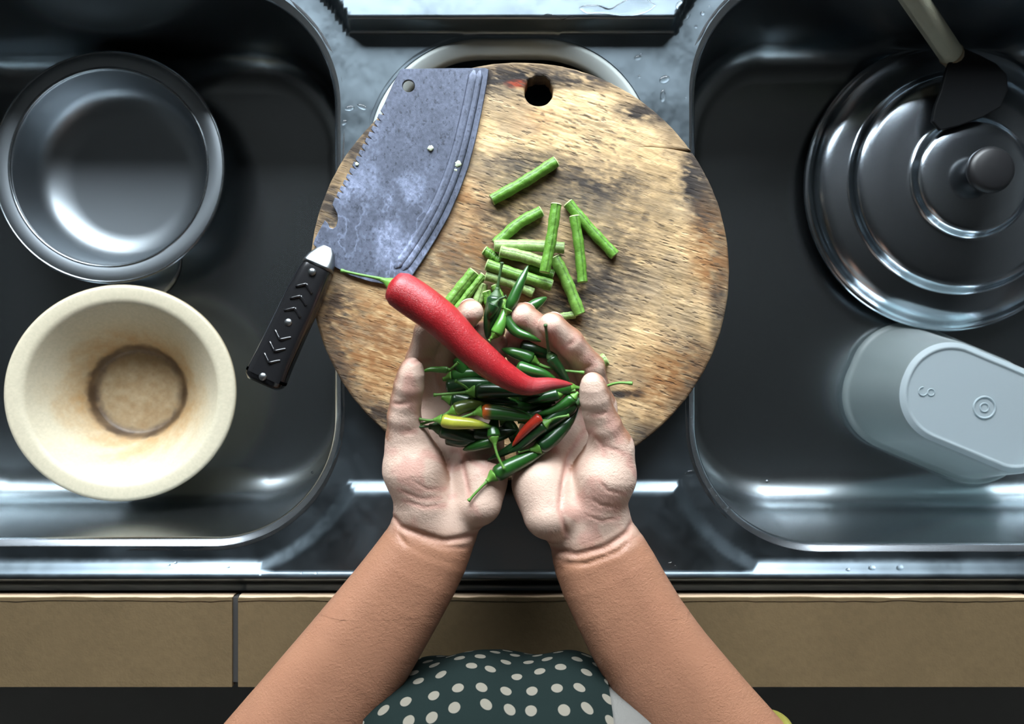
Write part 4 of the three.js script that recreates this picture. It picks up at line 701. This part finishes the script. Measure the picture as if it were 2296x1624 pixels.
chilli({ label: 'dark green chilli poking up between the hands towards the beans', m: CH.green, r: 0.0030, body: [[1139, 697, 0.113], [1152, 668, 0.1125], [1168, 632, 0.111], [1184, 596, 0.108]], blunt: 0.2 });
chilli({ label: 'curved green chilli hooked round a fingertip between the hands', m: CH.green, r: 0.0032, body: [[1134, 692, 0.1085], [1138, 718, 0.110], [1158, 744, 0.112], [1185, 755, 0.1135], [1213, 766, 0.1125]], stem: [[1135, 688, 0.108], [1139, 676, 0.107], [1143, 668, 0.106]] });
chilli({ label: 'light green chilli leaning between the fingertips, stem towards the red one', m: CH.light, r: 0.0033, body: [[1111, 751, 0.1135], [1119, 735, 0.1135], [1127, 712, 0.112], [1134, 690, 0.1105]], stem: [[1109, 754, 0.1135], [1103, 758, 0.1135], [1097, 764, 0.113]] });
chilli({ label: 'dark chilli with a straight black stem rising towards the beans', m: CH.dark, r: 0.0045, body: [[1112, 664, 0.110], [1106, 690, 0.111], [1098, 720, 0.1105], [1092, 760, 0.108]], stem: [[1113, 658, 0.110], [1118, 630, 0.111], [1126, 588, 0.112]], dark: true });
chilli({ label: 'small dark chilli with a short black stem beside the middle fingertip', m: CH.dark, r: 0.0030, body: [[1108, 682, 0.1165], [1102, 695, 0.1165], [1094, 716, 0.115]], stem: [[1110, 678, 0.1165], [1122, 670, 0.117], [1136, 665, 0.1175]], dark: true });
chilli({ label: 'green chilli sticking out behind the hand towards the thick bean', m: CH.green, r: 0.0036, body: [[1180, 700, 0.088], [1200, 683, 0.088], [1226, 667, 0.086]], calyx: false });
// the ones deeper in the pile, of which only bits show
[[[1010, 848], [1060, 838], [1120, 836]], [[1000, 872], [1050, 862], [1110, 856]], [[1140, 850], [1190, 868], [1245, 905]], [[1130, 905], [1180, 915], [1240, 905]], [[1010, 895], [1060, 905], [1120, 915]], [[1060, 965], [1100, 975], [1160, 965]], [[1130, 945], [1150, 970], [1160, 1010]], [[1165, 780], [1200, 785], [1250, 800]], [[1060, 800], [1100, 815], [1150, 850]], [[1030, 800], [1040, 840], [1060, 875]], [[1180, 940], [1230, 925], [1280, 935]], [[1000, 975], [1040, 985], [1080, 978]], [[1160, 890], [1200, 880], [1260, 850]], [[1210, 980], [1240, 960], [1280, 960]]]
  .forEach((b, i) => chilli({ label: ['dark chilli under the red one by an index finger', 'dark chilli just above the level one with the long stem', 'dark chilli under the thin curved end of the red one', 'dark chilli between the orange-ended one and the red tip', 'dark chilli above the olive one, beside the palm', 'dark chilli below the yellow tip and the orange-ended one', 'short dark chilli beside the small red one', 'dark chilli lying under the upright black stem', 'dark chilli hidden lengthwise beneath the red one', 'dark chilli crossing under the red one towards the yellow one', 'dark chilli above the small red one near the thumb', 'dark chilli under the yellow one on the palm', 'dark chilli beside the tip of the curved green one', 'dark chilli against the palm beside the thin-stemmed one'][i], m: i % 3 ? CH.dark : CH.green, r: 0.0042 + 0.0006 * (i % 3), body: b.map(([X, Y], k) => [X, Y, 0.0965 + 0.0022 * (i % 3) + 0.001 * (k % 2)]), calyx: i % 2 === 0 }));
// ------------------------------------------------------------------ water on the steel
{
  const water = mat({ name: 'water', color: rgb(1, 1, 1), transmission: 1, thickness: 0.002, roughness: 0.02, ior: 1.33 });
  const list = [];
  const drop = (X, Y, q, st = 1, turn = 0) => { const c = at(X, Y, 0), h = deckHeight(c.x, c.z), g = new THREE.SphereGeometry(q, 14, 8, 0, Math.PI * 2, 0, Math.PI / 2).scale(st, 0.38, 1).rotateY(turn); g.translate(c.x, h - 0.0001, c.z); list.push(g); };
  [[784, 243, 0.0022, 1.8, 0.2], [812, 240, 0.0022, 1.9, -0.4], [772, 275, 0.002, 1.3, 0.8], [1430, 130, 0.0022, 1.4, 0.3], [1438, 122, 0.0012], [1490, 178, 0.0032, 1.4, 0.4], [1434, 172, 0.0013], [1486, 215, 0.0022, 2.4, 1.5], [1538, 220, 0.001], [1548, 1062, 0.0026, 1.5, 0.3], [1538, 1064, 0.0012], [1597, 1098, 0.0015], [1608, 1114, 0.0014], [1622, 1130, 0.0011], [1634, 1142, 0.0016], [1720, 1080, 0.0012], [1500, 1265, 0.003, 1.2, 0.5], [1512, 1268, 0.0016], [1950, 1272, 0.0026, 1.2, 0.2], [2012, 1272, 0.0028, 1.2, 0.9], [1896, 1275, 0.0018], [395, 1262, 0.0016], [382, 1266, 0.0012], [515, 1270, 0.0014], [590, 1284, 0.0014], [680, 1282, 0.0012], [712, 1282, 0.0015], [700, 1060, 0.0012], [1575, 30, 0.0018], [1560, 60, 0.0014], [1590, 15, 0.0012], [865, 640, 0.001]].forEach((a) => drop(...a));
  for (let i = 0; i < 60; i++) { const X = mix(770, 1540, rnd()), Y = mix(1110, 1270, rnd()); drop(X, Y, 0.0004 + 0.0007 * rnd() * rnd()); }
  const o = single('water_droplets', mergeGeometries(list), water, 'water droplets scattered over the steel sink deck', 'water'); o.userData.kind = 'stuff';
  const puddle = (pts, label) => {
    const y = 0.0212, P = pts.map(([X, Y]) => at(X, Y, y)), c = P.reduce((a, p) => a.add(p), V(0, 0, 0)).divideScalar(P.length), curve = new THREE.CatmullRomCurve3(P, true), ring = curve.getPoints(90).slice(0, 90).map((p, i) => { const k = 1 + 0.12 * (fbm(p.x * 300, p.z * 300, 3) - 0.5); return V(c.x + (p.x - c.x) * k, 0, c.z + (p.z - c.z) * k); });
    const row = (s, h) => ring.map((p) => { const x = c.x + (p.x - c.x) * s, z = c.z + (p.z - c.z) * s; return V(x, deckHeight(x, z) + h, z); });
    single('puddle', loft([row(1, -0.0001), row(0.985, 0.0004), row(0.95, 0.0007), row(0.6, 0.0008), row(0.2, 0.0008)], { capEnd: true }), water, label, 'puddle', 'puddles on the raised steel ledge');
  };
  puddle([[1208, 42], [1225, 30], [1245, 34], [1262, 40], [1285, 36], [1292, 48], [1270, 53], [1230, 54], [1210, 52]], 'small puddle of water in the middle of the raised steel ledge');
  puddle([[1298, 16], [1335, 10], [1365, 20], [1390, 6], [1430, -10], [1470, 10], [1440, 30], [1400, 34], [1350, 30], [1310, 28]], 'wide irregular puddle of water on the raised steel ledge');
  puddle([[1515, 12], [1530, -4], [1560, -8], [1560, 10], [1545, 22], [1525, 26]], 'puddle of water at the end of the raised steel ledge');
}
// fingernails on the backs of the fingertips
{
  const nail = mat({ name: 'fingernail', color: rgb(0.62, 0.42, 0.36), roughness: 0.3 });
  for (const h of [handL, handR]) for (const c of [...h.fingers, h.thumb.slice(0, 4)]) {
    const b = c[c.length - 1], d = V(b.dx, b.dy, b.dz), l = d.length(); d.normalize();
    const back = V(-b.p[0], -b.p[1], -b.p[2]); back.addScaledVector(d, -back.dot(d)).normalize();
    const side = d.clone().cross(back), r = b.ra + b.dr * 0.8, g = new THREE.SphereGeometry(1, 16, 10);
    g.applyMatrix4(new THREE.Matrix4().makeBasis(side.multiplyScalar(r * 0.62), d.clone().multiplyScalar(0.0062), back.clone().multiplyScalar(0.0016)));
    const p = V(b.ax, b.ay, b.az).addScaledVector(d, l * 0.9).addScaledVector(back, r * 0.93); g.translate(p.x, p.y, p.z);
    part('fingernail', g, nail, person);
  }
}
renderer.render(scene, camera);
